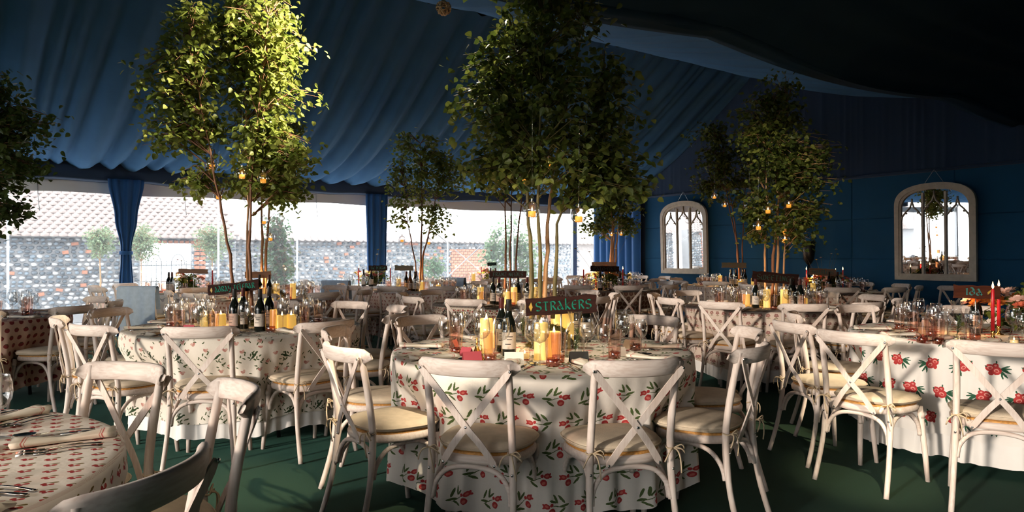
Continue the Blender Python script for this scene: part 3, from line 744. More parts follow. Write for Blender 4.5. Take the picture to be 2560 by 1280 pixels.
def build_chair_meshes():
    for sd, nm in ((-1, 'l'), (1, 'r')):
        b = MB(); b.tube(spline([(sd*.205, -.285, 0), (sd*.192, -.225, .22), (sd*.183, -.20, .44), (sd*.18, -.215, .62), (sd*.183, -.262, .865)], 4), [.014]*6+[.0165]*8+[.0155]*3, 10)
        CH['rear_'+nm] = b.mesh('rear_post', WASHUP)
        b = MB(); b.tube([(sd*.172, .165, .435), (sd*.18, .18, .3), (sd*.19, .195, .15), (sd*.197, .21, 0)], [.0165, .0165, .0155, .013], 10)
        b.tube([(sd*.176, .172, .40), (sd*.178, .175, .37)], .0185, 10); CH['front_'+nm] = b.mesh('front_leg', WASHUP)
    # bent top rail, a tall rounded band behind the posts
    arc = []; n = 18
    for i in range(n+1):
        t = -1+2*i/n; arc.append((t*.222, -.312+.085*abs(t)**2.3, .845))
    prof = [(-.012, -.030), (-.014, 0), (-.012, .026), (-.005, .035), (.005, .035), (.012, .026), (.013, 0), (.011, -.030), (.004, -.036), (-.004, -.036)]
    b = MB(); vs = []; m = len(prof)
    for i, p in enumerate(arc):
        t = (Vector(arc[min(i+1, n)])-Vector(arc[max(i-1, 0)])).normalized(); nn = Vector((-t.y, t.x, 0))
        e = abs(-1+2*i/n); k = 1 if e < .8 else math.sqrt(max(.12, 1-((e-.8)/.215)**2)); lean = -.18
        for (a, h) in prof: vs.append(Vector(p)+nn*a*(.4+.6*k)*1.1+Vector((0, lean*h, h*k)))
    b.add(vs, [(i*m+k, i*m+(k+1) % m, (i+1)*m+(k+1) % m, (i+1)*m+k) for i in range(n) for k in range(m)]+[tuple(range(m)), tuple(reversed(range(n*m, (n+1)*m)))])
    CH['rail'] = b.mesh('top_rail', WHITEWASH)
    for sd in (-1, 1):
        P = spline([(sd*.198, -.283, .838), (sd*.10, -.272, .72), (0, -.262+(.004*sd), .595), (-sd*.06, -.248, .52), (-sd*.118, -.232, .432)], 4); b = MB(); vs = []
        n2 = len(P)
        for i, p in enumerate(P):
            t = (P[min(i+1, n2-1)]-P[max(i-1, 0)]).normalized(); fw = Vector((0, 1, 0)); sdv = t.cross(fw).normalized(); fw = sdv.cross(t)
            wd = .0145 if 0 < i < n2-1 else .009
            vs += [p+sdv*wd+fw*.003, p-sdv*wd+fw*.003, p-sdv*wd-fw*.003, p+sdv*wd-fw*.003]
        b.add(vs, [(i*4+k, i*4+(k+1) % 4, (i+1)*4+(k+1) % 4, (i+1)*4+k) for i in range(n2-1) for k in range(4)]+[(3, 2, 1, 0), ((n2-1)*4, (n2-1)*4+1, (n2-1)*4+2, (n2-1)*4+3)])
        CH['slat%d' % sd] = b.mesh('cross_slat', WASHUP, False)
    b = MB(); b.ball((0, 0, 0), (.0062, .003, .0062), 8, 4); CH['bolt'] = b.mesh('bolt', STEEL)
    oc = superell(.41, .40); b = MB(); slab(b, oc, .425, .462, c=(0, -.005)); CH['seat'] = b.mesh('seat_frame', WHITEWASH)
    b = MB(); slab(b, superell(.392, .378), .458, .472, c=(0, -.005)); CH['cane'] = b.mesh('cane_panel', CANE)
    b = MB(); slab(b, superell(.415, .395, p=2.8), .476, .504, .012, c=(0, .005), edge=.4); CH['cushion'] = b.mesh('cushion', LINEN)
    b = MB(); o2 = superell(.42, .40, p=2.8)
    b.tube([(x, y+.005, .490) for x, y in o2]+[(o2[0][0], o2[0][1]+.005, .490)], .0035, 5, False); CH['piping'] = b.mesh('piping', LINEN)
    b = MB(); b.tube(spline([(-.178, -.212, .27), (-.165, -.20, .335), (-.11, -.19, .395), (0, -.188, .412), (.11, -.19, .395), (.165, -.20, .335), (.178, -.212, .27)], 4), .0115, 8); CH['arch_b'] = b.mesh('arch_brace', WHITEWASH)
    b = MB(); b.tube(spline([(-.170, .178, .27), (-.158, .168, .335), (-.1, .155, .395), (0, .15, .412), (.1, .155, .395), (.158, .168, .335), (.170, .178, .27)], 4), .0115, 8); CH['arch_f'] = b.mesh('arch_brace', WHITEWASH)
    for sd, nm in ((-1, 'l'), (1, 'r')):
        b = MB(); b.tube(spline([(sd*.178, -.195, .27), (sd*.174, -.175, .335), (sd*.166, -.11, .395), (sd*.163, 0, .412), (sd*.163, .09, .395), (sd*.170, .145, .335), (sd*.172, .165, .27)], 4), .0115, 8); CH['arch_'+nm] = b.mesh('arch_brace', WHITEWASH)
        b = MB(); x, y = sd*.182, -.205
        b.tube([(x+.02*math.cos(a), y+.02*math.sin(a), .487+.003*math.sin(3*a)) for a in [2*PI*i/12 for i in range(13)]], .0035, 5)
        for q, (dx, dy, dz) in enumerate(((.05, -.03, -.02), (-.045, -.035, -.05), (.03, -.04, -.10))):
            b.tube(bez((x, y-.02, .487), (x+dx*.6, y+dy-.02, .50), (x+dx, y+dy, .487+dz)), .0035, 5)
        b.tube(spline([(x, y-.02, .487), (x+.03, y-.035, .505), (x+.045, y-.03, .485), (x, y-.022, .486)], 4), .003, 5)
        CH['tie_'+nm] = b.mesh('cushion_tie', TIE)
build_chair_meshes()
chair0 = thing('cross_back_chair', 'x', 'chair', (0, 0, -50))
for k in ('rear_l', 'rear_r'): obj('rear_post', CH[k], chair0)
for k in ('front_l', 'front_r'): obj('front_leg', CH[k], chair0)
tr_ = obj('top_rail', CH['rail'], chair0)
for sd in (-1, 1): obj('cross_slat', CH['slat%d' % sd], chair0)
obj('seat_frame', CH['seat'], chair0); obj('cane_panel', CH['cane'], chair0)
cu = obj('cushion', CH['cushion'], chair0); obj('piping', CH['piping'], cu)
for k in ('arch_b', 'arch_f', 'arch_l', 'arch_r'): obj('arch_brace', CH[k], chair0)
for k in ('tie_l', 'tie_r'): obj('cushion_tie', CH[k], cu)
for p in ((-.198, -.289, .836), (.198, -.289, .836), (0, -.270, .595), (-.114, -.238, .437), (.114, -.238, .437), (-.186, -.222, .40), (.186, -.222, .40)): obj('bolt', CH['bolt'], chair0, p)
first_chair = [True]
def place_chair(x, y, rz, label, group, far):
    if first_chair[0]:
        first_chair[0] = False; chair0.location = (x, y, 0); chair0.rotation_euler = (0, 0, rz); chair0['label'] = label; chair0['group'] = group; return chair0
    return dup(chair0, (x, y, 0), rz, label, group, skip=('bolt',) if far else ())

# ------------------------------------------------------------------ tables and cloths
TZ = .765; TR = .84
RED, RED2, PINK, GRN, GRN2, DK = (.44, .045, .045), (.60, .16, .13), (.62, .22, .20), (.085, .125, .04), (.03, .10, .055), (.16, .04, .05)
CREAM = (.80, .74, .66)
cloth_tulip = print_mat('cloth_tulip_sprig', (.80, .74, .67), (.165, .125), [
    (-.012, -.006, .030, .0016, 25, GRN), (-.030, .018, .020, .0050, 62, GRN), (-.008, .026, .019, .0048, 80, GRN), (-.035, -.008, .019, .0048, 5, GRN), (-.018, -.024, .018, .0046, -25, GRN), (.004, .020, .016, .0042, 40, GRN),
    (.020, -.014, .0135, .0125, 0, RED), (.020, -.016, .008, .005, 30, RED2), (.034, .012, .014, .0095, 25, RED), (.044, .018, .007, .004, 60, RED), (.046, .010, .007, .004, -10, RED), (.034, .012, .007, .004, 25, RED2), (.014, .010, .0065, .0065, 0, RED)], jit=.35, dist=.0025, msc=1.22)
cloth_bouquet = print_mat('cloth_red_bouquet', (.83, .79, .74), (.178, .165), [
    (-.035, -.018, .030, .006, 40, GRN2), (-.040, -.004, .030, .005, 15, GRN2), (-.022, -.032, .028, .006, 65, GRN2), (-.044, .006, .022, .004, -5, GRN2), (-.010, -.036, .024, .005, 95, GRN2), (-.026, -.008, .026, .006, 28, GRN2),
    (.008, -.004, .026, .024, 0, RED), (.034, .020, .025, .022, 20, RED), (.004, .026, .016, .015, 0, RED), (.038, -.010, .014, .014, 0, RED),
    (.008, -.004, .014, .010, 30, (.70, .30, .26)), (.008, -.006, .009, .006, 30, RED), (.034, .021, .014, .010, 0, (.70, .30, .26)), (.035, .019, .009, .006, 0, RED), (.004, .027, .007, .005, 20, (.66, .28, .25)), (.052, .034, .008, .004, 50, GRN2), (-.006, .044, .009, .004, 120, GRN2)], jit=.3, dist=.003, msc=.98)
cloth_cherry = print_mat('cloth_cherry', (.86, .78, .71), (.062, .05), [
    (-.006, .006, .012, .0016, 35, (.18, .12, .03)), (.004, .010, .010, .0045, 25, (.20, .14, .05)), (-.010, -.006, .0072, .0068, 0, (.42, .05, .05)), (.008, -.004, .0068, .0065, 0, (.45, .07, .06)), (-.001, -.012, .006, .006, 0, (.36, .04, .05))], jit=.3, dist=.0022)
rv = random.Random(3); vine = []
for i in range(15):
    t = i/14; x = -.12+.24*t; y = .05*math.sin(5*t); vine.append((x, y+(.014 if i % 2 else -.014), .012, .0045, 60 if i % 2 else -50, (.075, .095, .04)))
for i in range(9):
    t = i/8; x = -.03+.08*math.sin(3*t); y = -.09+.17*t; vine.append((x+(.014 if i % 2 else -.014), y, .012, .0045, 20 if i % 2 else 150, (.075, .10, .045)))
for (x, y) in ((-.09, -.06), (.085, .075), (.10, -.05), (-.045, .085), (.03, -.085)): vine += [(x, y, .012, .010, 0, (.50, .27, .22)), (x+.01, y+.009, .009, .008, 0, (.58, .36, .30)), (x-.009, y+.008, .008, .008, 0, (.45, .2, .17))]
vine += [(.02, .03, .026, .009, 35, (.035, .06, .025)), (.045, .048, .009, .007, 20, (.035, .06, .025)), (-.004, .014, .020, .0035, 25, (.035, .06, .025)), (.018, .044, .02, .005, 100, (.035, .06, .025))]
cloth_bird = print_mat('cloth_bird_vine', (.76, .70, .61), (.245, .195), vine, jit=.35, dist=.004, msc=.92)
def dots(name, base, cell, r, col, extra=(), dist=.002, jit=.3): return print_mat(name, base, cell, [(0, 0, r, r, 0, col)]+list(extra), jit=jit, dist=dist)
cloth_dense = print_mat('cloth_dense_floral', (.50, .43, .35), (.062, .055), [(-.012, .008, .012, .010, 0, (.24, .06, .05)), (.014, -.008, .011, .009, 0, (.13, .05, .035)), (.010, .015, .012, .005, 40, (.10, .10, .04)), (-.014, -.014, .012, .005, -30, (.09, .09, .04)), (.022, .008, .006, .006, 0, (.3, .1, .08))], jit=.8)
cloth_rosette = print_mat('cloth_rosette', (.58, .47, .39), (.072, .082), [(x*.016, y*.016+.008, .0115, .0105, 0, (.27, .13, .11)) for x, y in ((-1, 0), (1, 0), (-.55, .95), (.55, .95), (0, -.3))]+[(0, .014, .005, .005, 0, (.5, .36, .28)), (0, -.020, .003, .014, 0, (.17, .14, .07)), (-.012, -.018, .011, .004, 35, (.17, .14, .07)), (.012, -.018, .011, .004, -35, (.17, .14, .07))], jit=.2, dist=.003, msc=.8)
cloth_hex = dots('cloth_brown_medallion', (.52, .38, .27), (.085, .074), .034, (.21, .095, .065), [(0, 0, .012, .012, 0, (.32, .17, .11))], jit=.1)
cloth_pinkdot = dots('cloth_pink_dot', (.80, .66, .58), (.062, .052), .0125, (.48, .22, .18), [(.012, .012, .008, .006, 40, (.30, .14, .10))])
cloth_reddot = dots('cloth_red_spot', (.55, .36, .27), (.075, .065), .019, (.20, .03, .03), [(.0, .014, .012, .006, 0, (.12, .05, .03))])
cloth_pale = dots('cloth_pale_spot', (.66, .56, .50), (.06, .07), .014, (.33, .22, .20), [(0, -.016, .004, .012, 0, (.25, .2, .14))])
cloth_blue = dots('cloth_blue_sprig', (.74, .72, .72), (.20, .22), .020, (.42, .38, .42), [(.02, .02, .02, .007, 30, (.35, .38, .42)), (-.02, .015, .02, .007, -40, (.30, .34, .34))], dist=.006)
cloth_brick = dots('cloth_terracotta_sprig', (.52, .38, .30), (.06, .05), .013, (.27, .11, .07), [(.01, .012, .009, .004, 30, (.15, .09, .04))])
cloth_plain = pm('cloth_white_under', (.80, .77, .73), .9, var=.04, vscale=6)
TABLE_TOP = pm('table_ply', (.30, .20, .12), .7)

class Table: pass
def cloth_mesh(name, T, mat, r0, z_end, top=True, seats=(), seed=1, uvoff=0):
    """round cloth: flat top, rolled edge, skirt that hangs in folds and is pushed in where seats are tucked"""
    rr = random.Random(seed); ph = [rr.uniform(0, 2*PI) for _ in range(6)]; ns = 300; b = MB(); rows = []
    fr = [(13, .3), (19, .5), (29, .55), (7, .3), (43, .45), (61, .22)]
    def fold(a): return sum(k*math.sin(f*a+p) for (f, k), p in zip(fr, ph))
    def dent(a, z):
        v = 0
        for sa, dr in seats:
            d = abs((a-sa+PI) % (2*PI)-PI); w = .36
            if d < w: v = max(v, (.5+.5*math.cos(PI*d/w))**.35*dr)
        k = min(1, max(0, (.70-z)/.22)); return v*k*k*(3-2*k)
    if top:
        for rad in (0.001, .3, .6, .78, r0-.02): rows.append(('t', rad, TZ))
        rows.append(('t', r0-.006, TZ-.002))
    for z in (TZ-.008, TZ-.02): rows.append(('s', r0+(0 if z > TZ-.01 else .003), z))
    nz = 13
    for i in range(1, nz+1): rows.append(('s', r0+.004, TZ-.02+(z_end-TZ+.02)*i/nz))
    vs = []; uvs = []
    for kind, rad, z in rows:
        for i in range(ns+1):
            a = 2*PI*i/ns
            if kind == 't': vs.append((rad*math.cos(a), rad*math.sin(a), z)); uvs.append((rad*math.cos(a)+uvoff, rad*math.sin(a)))
            else:
                t = (TZ-z)/(TZ-.06); f = fold(a); rrd = rad+.004+t*.045+.022*min(1, t*1.8)*f-dent(a, z)
                zz = z+(.014*f*t if t > .6 else 0)+(.012*math.sin(5*a+ph[0])*t)
                vs.append((rrd*math.cos(a), rrd*math.sin(a), zz)); uvs.append((a*.86+uvoff, zz+.1*uvoff))
    m = ns+1
    b.add(vs, [(j*m+i, j*m+i+1, (j+1)*m+i+1, (j+1)*m+i) for j in range(len(rows)-1) for i in range(ns)], uvs)
    me = b.mesh(name, mat); return me
SEATW = [(18, 'front'), (54, 'front flank'), (90, 'side'), (126, 'rear flank'), (162, 'rear')]
TABLES = []; CHAIRS = []
SPOTS = [(.17, 4.04), (-2.05, 5.4), (3.28, 4.86), (-1.87, 1.62), (-.05, 8.0), (2.74, 7.5), (-4.9, 6.2), (-4.85, 10.4), (-3.05, 9.0), (-1.42, 10.9), (-2.5, 12.55), (-.45, 13.9), (1.5, 11.2), (4.72, 10.55), (3.98, 12.65), (2.05, 14.2)]
def table(key, cx, cyy, cloth, seats, phrase, clothlabel, zend=.10, under=None, far=False, seed=1, R0=.95):
    """seats: list of (phi from the camera side, extra pull-out)"""
    T = Table(); T.x, T.y, T.key, T.phrase, T.far = cx, cyy, key, phrase, far; TABLES.append(T)
    t = thing('round_table', 'round folding table under the %s' % clothlabel, 'table', (cx, cyy, 0), 0, 'round banquet tables')
    b = MB(); b.lathe([(0.001, .735), (TR-.01, .735), (TR, .745), (TR-.005, .7575), (0.001, .7575)], 48); obj('tabletop', b.mesh('tabletop', TABLE_TOP), t)
    for k in range(4):
        a = PI/4+k*PI/2; b = MB(); b.tube([(.5*math.cos(a), .5*math.sin(a), .735), (.53*math.cos(a), .53*math.sin(a), 0)], .014, 8); obj('leg', b.mesh('table_leg', BLACK), t)
    sa = [(math.radians(ph)-PI/2, max(0, .115-pull)) for ph, pull in seats]
    o = obj('tablecloth', cloth_mesh('tablecloth', T, cloth, TR+.008, zend, True, sa, seed, seed*.37), None, (cx, cyy, 0))
    tag(o, clothlabel+' draped over a round table', 'tablecloth', 'printed tablecloths')
    if under:
        o = obj('undercloth', cloth_mesh('undercloth', T, cloth_plain, TR-.014, under, False, sa, seed, 0), None, (cx, cyy, 0))
        tag(o, 'plain white undercloth showing below the %s' % clothlabel, 'tablecloth', 'white undercloths')
    T.seats = []; used = set()
    for ph, pull in seats:
        a = math.radians(ph); R = R0+pull; X, Y = cx+math.sin(a)*R, cyy-math.cos(a)*R
        xb, yb = cx+math.sin(a)*(R+.3), cyy-math.cos(a)*(R+.3)
        if far and (any(math.hypot(X-p[0], Y-p[1]) < .56 for p in CHAIRS) or any(math.hypot(X-p[0], Y-p[1]) < 1.22 for p in SPOTS if p != (cx, cyy)) or Vector((xb, yb, 0)).dot(U) > GS-.12 or Vector((xb, yb, 0)).dot(N) < -12.45): continue
        CHAIRS.append((X, Y))
        side = 'left' if ph < 0 else 'right'
        order = sorted(SEATW, key=lambda w: abs(w[0]-abs(ph)))
        cand = [(w[1], side) for w in order]+[(w[1], 'right' if side == 'left' else 'left') for w in order]
        nm = next(c for c in cand if c not in used); used.add(nm); nm = '%s %s' % (nm[1], nm[0])
        a = math.radians(ph); R = R0+pull; dx, dy = math.sin(a), -math.cos(a)
        wob = R_.uniform(-.06, .06)
        place_chair(cx+dx*R, cyy+dy*R, math.atan2(-dx, dy)+PI+wob+0, 'whitewashed cross-back chair at the %s of the %s' % (nm, phrase), 'cross-back chairs round the tables', far)
        T.seats.append((a, nm, pull))
    return T
# rz: chair faces +y locally; direction to the centre is (-dx,-dy) -> rz = atan2(dx, -dy)
def gen(off, n=10): return [((off+k*360/n+180) % 360-180, 0) for k in range(n)]
def alt(*ph): return [p if isinstance(p, tuple) else (p, 0) for p in ph]
T1 = table('t1', .17, 4.04, cloth_tulip, alt(-17, 17, -54, 53, -94, 92, -138, 137, 180), 'red tulip table', 'white cloth with red tulip sprigs', .085, None, seed=1)
T2 = table('t2', -2.05, 5.4, cloth_bird, gen(8), 'bird and vine table', 'cream cloth with birds and flowering vines', .20, .10, seed=2)
T3 = table('t3', 3.28, 4.86, cloth_bouquet, alt((-32, .45), (-56, .46), (-76, .32), -108, -165, (12, .3), 150), 'red bouquet table', 'white cloth with red rose bouquets', .20, .06, seed=3)
T4 = table('t4', -1.87, 1.62, cloth_cherry, alt((162, -.05), (124, -.04), (79, -.05)), 'cherry print table', 'pink cloth with small cherries', .10, None, seed=4)
T5 = table('t5', -.05, 8.0, cloth_dense, gen(-20), 'dark floral table', 'dense dark floral cloth', .12, None, seed=5)
T6 = table('t6', 2.74, 7.5, cloth_rosette, alt((-38, .1), (-7, .1), 26, 60, 95, 130, 165, -72, -110, -150), 'brown rosette table', 'beige cloth with brown rosettes', .20, .08, seed=6)
T7 = table('t7', -4.9, 6.2, cloth_reddot, alt(78, 42, 150, 114, 6), 'red spotted table', 'dark pink cloth with red spots', .18, None, seed=7)
T8 = table('t8', -4.85, 10.4, cloth_blue, gen(-38), 'gathered curtain table', 'bluish white sprigged cloth', .12, None, True, seed=8)
T9 = table('t9', -3.05, 9.0, cloth_brick, gen(10), 'terracotta sprig table', 'terracotta sprigged cloth', .12, None, True, seed=9)
T10 = table('t10', -1.42, 10.9, cloth_pinkdot, gen(-12), 'pink dotted table', 'pale pink dotted cloth', .12, None, True, seed=10)
T11 = table('t11', -2.5, 12.55, cloth_blue, gen(20), 'straight curtain table', 'white sprigged cloth under the straight curtain', .12, None, True, seed=11)
T12 = table('t12', -.45, 13.9, cloth_pale, gen(5), 'corner window table', 'pale spotted cloth by the corner window', .12, None, True, seed=12)
T13 = table('t13', 1.50, 11.2, cloth_hex, gen(8), 'brown medallion table', 'tan cloth with big brown medallions', .12, None, True, seed=13)
T14 = table('t14', 4.72, 10.55, cloth_brick, gen(-14), 'large mirror table', 'brown sprigged cloth near the dark wall', .12, None, True, seed=14)
T15 = table('t15', 3.98, 12.65, cloth_pale, gen(-30), 'small mirror table', 'pale spotted cloth right of the small mirror', .14, None, True, seed=15)
T17 = table('t17', 2.05, 14.2, cloth_blue, gen(0), 'blue drape table', 'white cloth at the blue corner drape', .12, None, True, seed=17)
for k, (x, y, rz) in enumerate(((5.95, 9.75, 1.9), (6.0, 8.55, .25), (6.55, 8.45, .1))):
    place_chair(x, y, rz, ['whitewashed cross-back chair alone by the dark wall, turned side on', 'whitewashed cross-back chair behind the red bouquet table, seen through the glasses', 'whitewashed cross-back chair behind the flowers at the right edge'][k], 'cross-back chairs round the tables', False)

# ------------------------------------------------------------------ tableware
def stripes(name):
    m, nt, b = nodes(name); uv = N_(nt, 'ShaderNodeUVMap'); sx = N_(nt, 'ShaderNodeSeparateXYZ'); L_(nt, uv.outputs[0], sx.inputs[0])
    cr = N_(nt, 'ShaderNodeValToRGB'); cr.color_ramp.interpolation = 'CONSTANT'; e = cr.color_ramp.elements
    e[0].color = (.74, .67, .57, 1); e[0].position = 0
    cols = [(.10, 1), (.115, 0), (.13, 1), (.14, 0), (.86, 1), (.87, 0), (.885, 1), (.90, 0)]
    e[1].position = .10; e[1].color = (.52, .16, .14, 1)
    for p, k in cols[1:]:
        x = e.new(p); x.color = (.52, .16, .14, 1) if k else (.74, .67, .57, 1)
    L_(nt, sx.outputs[1], cr.inputs[0]); L_(nt, cr.outputs[0], b.inputs['Base Color']); b.inputs['Roughness'].default_value = .95
    return m
NAPKIN = stripes('napkin_linen')
def napkin_mesh(seed):
    """linen folded in thirds and pinched in the middle, ends fanned"""
    r = random.Random(seed); b = MB(); nx, ny = 14, 16; vs = []; uv = []
    for i in range(nx+1):
        t = -1+2*i/nx; w = .016+.028*abs(t)**.9; h = .016+.010*abs(t)
        for k in range(ny):
            a = 2*PI*k/ny; yy = math.cos(a)*w*(1+.10*math.sin(3*a+2*t)); zz = max(0, math.sin(a)*h*.5+h*.5+.003*math.sin(5*a+seed)*abs(t))
            vs.append((t*.145+.008*math.sin(a*2+seed)*abs(t), yy+.008*math.sin(t*2+seed), zz)); uv.append((i/nx, (t+1)/2))
    b.add(vs, [(i*ny+k, i*ny+(k+1) % ny, (i+1)*ny+(k+1) % ny, (i+1)*ny+k) for i in range(nx) for k in range(ny)]+[tuple(reversed(range(ny))), tuple(range(nx*ny, (nx+1)*ny))], uv)
    return b.mesh('napkin', NAPKIN)
NAPS = [napkin_mesh(k) for k in range(4)]
def flatware():
    out = {}
    b = MB(); b.tube(spline([(0, -.10, .004), (0, -.03, .009), (0, .035, .004)], 4), [.0042, .0038, .0035, .003, .003, .0028, .0028, .0028, .003], 6, sx=.6, sy=1.3)
    b.box((0, .047, .005), (.022, .026, .003))
    for k in range(4): b.tube([(-.0085+.0057*k, .058, .005), (-.0085+.0057*k, .08, .007), (-.0085+.0057*k, .10, .004)], [.0016, .0014, .0008], 5)
    out['fork'] = b.mesh('fork', DARKSTEEL)
    b = MB(); b.tube([(0, -.105, .005), (0, -.06, .006), (0, -.005, .005)], [.0055, .005, .0042], 6, sx=.6, sy=1.3)
    b.add([(-.004, -.005, .004), (.008, -.005, .004), (.009, .06, .004), (.004, .108, .004), (-.004, .06, .004), (-.004, -.005, .006), (.008, -.005, .0045), (.009, .06, .0045), (.004, .108, .0045), (-.004, .06, .006)], [(4, 3, 2, 1, 0), (5, 6, 7, 8, 9), (0, 1, 6, 5), (1, 2, 7, 6), (2, 3, 8, 7), (3, 4, 9, 8), (4, 0, 5, 9)])
    out['knife'] = b.mesh('knife', DARKSTEEL)
    b = MB(); b.tube(spline([(0, -.10, .004), (0, -.03, .009), (0, .05, .005)], 4), [.0045, .004, .0035, .003, .003, .0028, .0028, .0028, .003], 6, sx=.6, sy=1.3)
    vs = []; 
    for i in range(5):
        for k in range(12):
            a = 2*PI*k/12; f = i/4; vs.append((.0205*f*math.cos(a), .078+.030*f*math.sin(a), .003+.007*f*f))
    b.add(vs+[(x, y, z+.0012) for x, y, z in vs], [(i*12+k, (i+1)*12+k, (i+1)*12+(k+1) % 12, i*12+(k+1) % 12) for i in range(4) for k in range(12)]+[(60+i*12+k, 60+i*12+(k+1) % 12, 60+(i+1)*12+(k+1) % 12, 60+(i+1)*12+k) for i in range(4) for k in range(12)])
    out['spoon'] = b.mesh('spoon', DARKSTEEL)
    return out
FW = flatware()
def wine_meshes(h, rb, seg=18):
    b = MB(); zb = h*.45; b.lathe([(.004, zb), (rb*.55, zb+.008), (rb*.92, zb+.03), (rb, zb+.05), (rb*.94, zb+.08), (rb*.78, h), (rb*.80, h+.001), (rb*.76, h-.001)], seg); bowl = b.mesh('bowl', GLASS)
    b = MB(); b.lathe([(.0045, .006), (.0036, .02), (.0034, zb-.02), (.006, zb-.004), (.004, zb)], 10); stem = b.mesh('stem', GLASS)
    b = MB(); b.lathe([(.033, 0), (.034, .0015), (.018, .003), (.005, .007)], seg); foot = b.mesh('foot', GLASS)
    return bowl, stem, foot
def glass_thing(name, meshes):
    t = thing(name, 'x', 'glass', (0, 0, -40))
    for n_, m in meshes: obj(n_, m, t)
    return t
WG = []
for h, rb in ((.215, .043), (.185, .036)):
    t = glass_thing('wine_glass', list(zip(('bowl', 'stem', 'foot'), wine_meshes(h, rb)))); WG.append(t)
b = MB(); b.lathe([(.031, .034), (.034, .08), (.0375, .150)], 48, rib=.03); b1 = b.mesh('tumbler_wall', PINKGLASS)
b = MB(); b.lathe([(.001, .003), (.027, .0), (.029, .002), (.031, .034), (.029, .036), (.001, .030)], 24, rib=.05); b2 = b.mesh('tumbler_base', PINKDEEP)
TUM = glass_thing('ribbed_tumbler', [('wall', b1), ('base', b2)]); TUM['category'] = 'glass'
b = MB(); b.lathe([(.0, .0), (.045, .0), (.048, .006), (.048, .10), (.044, .125), (.026, .15), (.022, .165), (.022, .175), (.036, .215)], 24); c1 = b.mesh('carafe_wall', GLASS)
b = MB(); b.lathe([(.001, .004), (.044, .005), (.045, .095), (.001, .096)], 20); c2 = b.mesh('carafe_water', WATER)
rs = MB(); rr = random.Random(5); rs.tube([(0, 0, .01), (.008, .004, .07), (.015, 0, .135)], .0018, 5)
for k in range(60):
    z = .03+.1*k/60; a = rr.uniform(0, 2*PI); rs.tube([(.012*z/.1, 0, z), (.012*z/.1+.016*math.cos(a), .016*math.sin(a), z+.014)], [.0015, .0006], 4)
c3 = rs.mesh('rosemary_sprig', pm('rosemary', (.10, .14, .05), .7))
CAR = glass_thing('water_carafe', [('wall', c1), ('water', c2), ('rosemary_sprig', c3)]); CAR['category'] = 'carafe'
def bottle_proto(body, foil, h=.30, rb=.039):
    t = thing('wine_bottle', 'x', 'bottle', (0, 0, -40))
    b = MB(); b.lathe([(.001, .0), (rb*.95, 0), (rb, .006), (rb, .15), (rb*.88, .18), (rb*.5, .215), (.0155, .24), (.0145, h-.004), (.001, h-.003)], 20); obj('body', b.mesh('bottle_body', body), t)
    b = MB(); b.lathe([(.0152, h-.075), (.0158, h-.074), (.0158, h-.004), (.016, h), (.001, h+.001)], 16); obj('capsule', b.mesh('capsule', foil), t)
    b = MB(); m = 12; vs = []
    for z in (.035, .125):
        for k in range(m+1): a = -1.25+2.5*k/m; vs.append((rb*1.01*math.sin(a), -rb*1.01*math.cos(a), z))
    b.add(vs, [(k, k+1, m+2+k, m+1+k) for k in range(m)]); o = obj('label', b.mesh('bottle_label', PAPER), t)
    b = MB()
    for (x0, x1, z) in ((-.55, .5, .10), (-.35, .35, .085), (-.6, .2, .06)):
        vs = []
        for dz in (0, .004):
            for k in range(7): a = x0+(x1-x0)*k/6; vs.append((rb*1.018*math.sin(a), -rb*1.018*math.cos(a), z+dz))
        b.add(vs, [(k, k+1, 8+k, 7+k) for k in range(6)])
    obj('label_print', b.mesh('label_print', FOIL), o)
    return t
BOT = [bottle_proto(BOTTLE, FOIL), bottle_proto(BOTTLE, FOILRED), bottle_proto(BOTTLE_AMBER, FOIL, .31, .036)]
def pillar_proto(h):
    t = thing('pillar_candle', 'x', 'candle', (0, 0, -40))
    b = MB(); b.lathe([(.001, 0), (.036, 0), (.0365, .004), (.036, h-.006), (.033, h), (.028, h-.004), (.024, h-.016), (.001, h-.02)], 22, wob=lambda a, i: 1+(.02*math.sin(3*a+1) if i > 3 else 0)); obj('wax', b.mesh('pillar_wax', WAX), t)
    b = MB(); b.lathe([(.001, h-.016), (.023, h-.0155)], 16); obj('wax_pool', b.mesh('wax_pool', WAXTOP), t)
    b = MB(); b.lathe([(.001, h-.016), (.006, h-.004), (.0065, h+.004), (.003, h+.018), (.0005, h+.028)], 10); obj('flame', b.mesh('flame', FLAME), t)
    return t
PIL = [pillar_proto(h) for h in (.10, .14, .19)]
b = MB(); b.lathe([(.001, .0), (.026, 0), (.028, .005), (.028, .045), (.022, .05), (.024, .058)], 18); v1 = b.mesh('votive_jar', GLASS)
b = MB(); b.lathe([(.001, .004), (.022, .004), (.022, .03), (.001, .03)], 14); v2 = b.mesh('votive_wax', WAXWHITE)
b = MB(); b.lathe([(.001, .03), (.004, .036), (.0005, .048)], 8); v3 = b.mesh('votive_flame', FLAME)
VOT = glass_thing('votive', [('jar', v1), ('wax', v2), ('flame', v3)]); VOT['category'] = 'candle'
b = MB(); b.lathe([(.001, .0), (.03, 0), (.03, .004), (.012, .012), (.010, .03), (.014, .045), (.013, .06), (.001, .06)], 16); h1 = b.mesh('holder', BRASS)
def taper_proto(mat, h=.27):
    b = MB(); b.lathe([(.001, .055), (.0115, .055), (.0095, .055+h-.01), (.004, .055+h), (.001, .055+h+.002)], 12); h2 = b.mesh('taper', mat)
    b = MB(); b.lathe([(.001, .055+h), (.006, .065+h), (.0065, .073+h), (.0025, .090+h), (.0005, .102+h)], 10); h3 = b.mesh('taper_flame', FLAME)
    t = glass_thing('taper_candle', [('holder', h1), ('candle', h2), ('flame', h3)]); t['category'] = 'candle'; return t
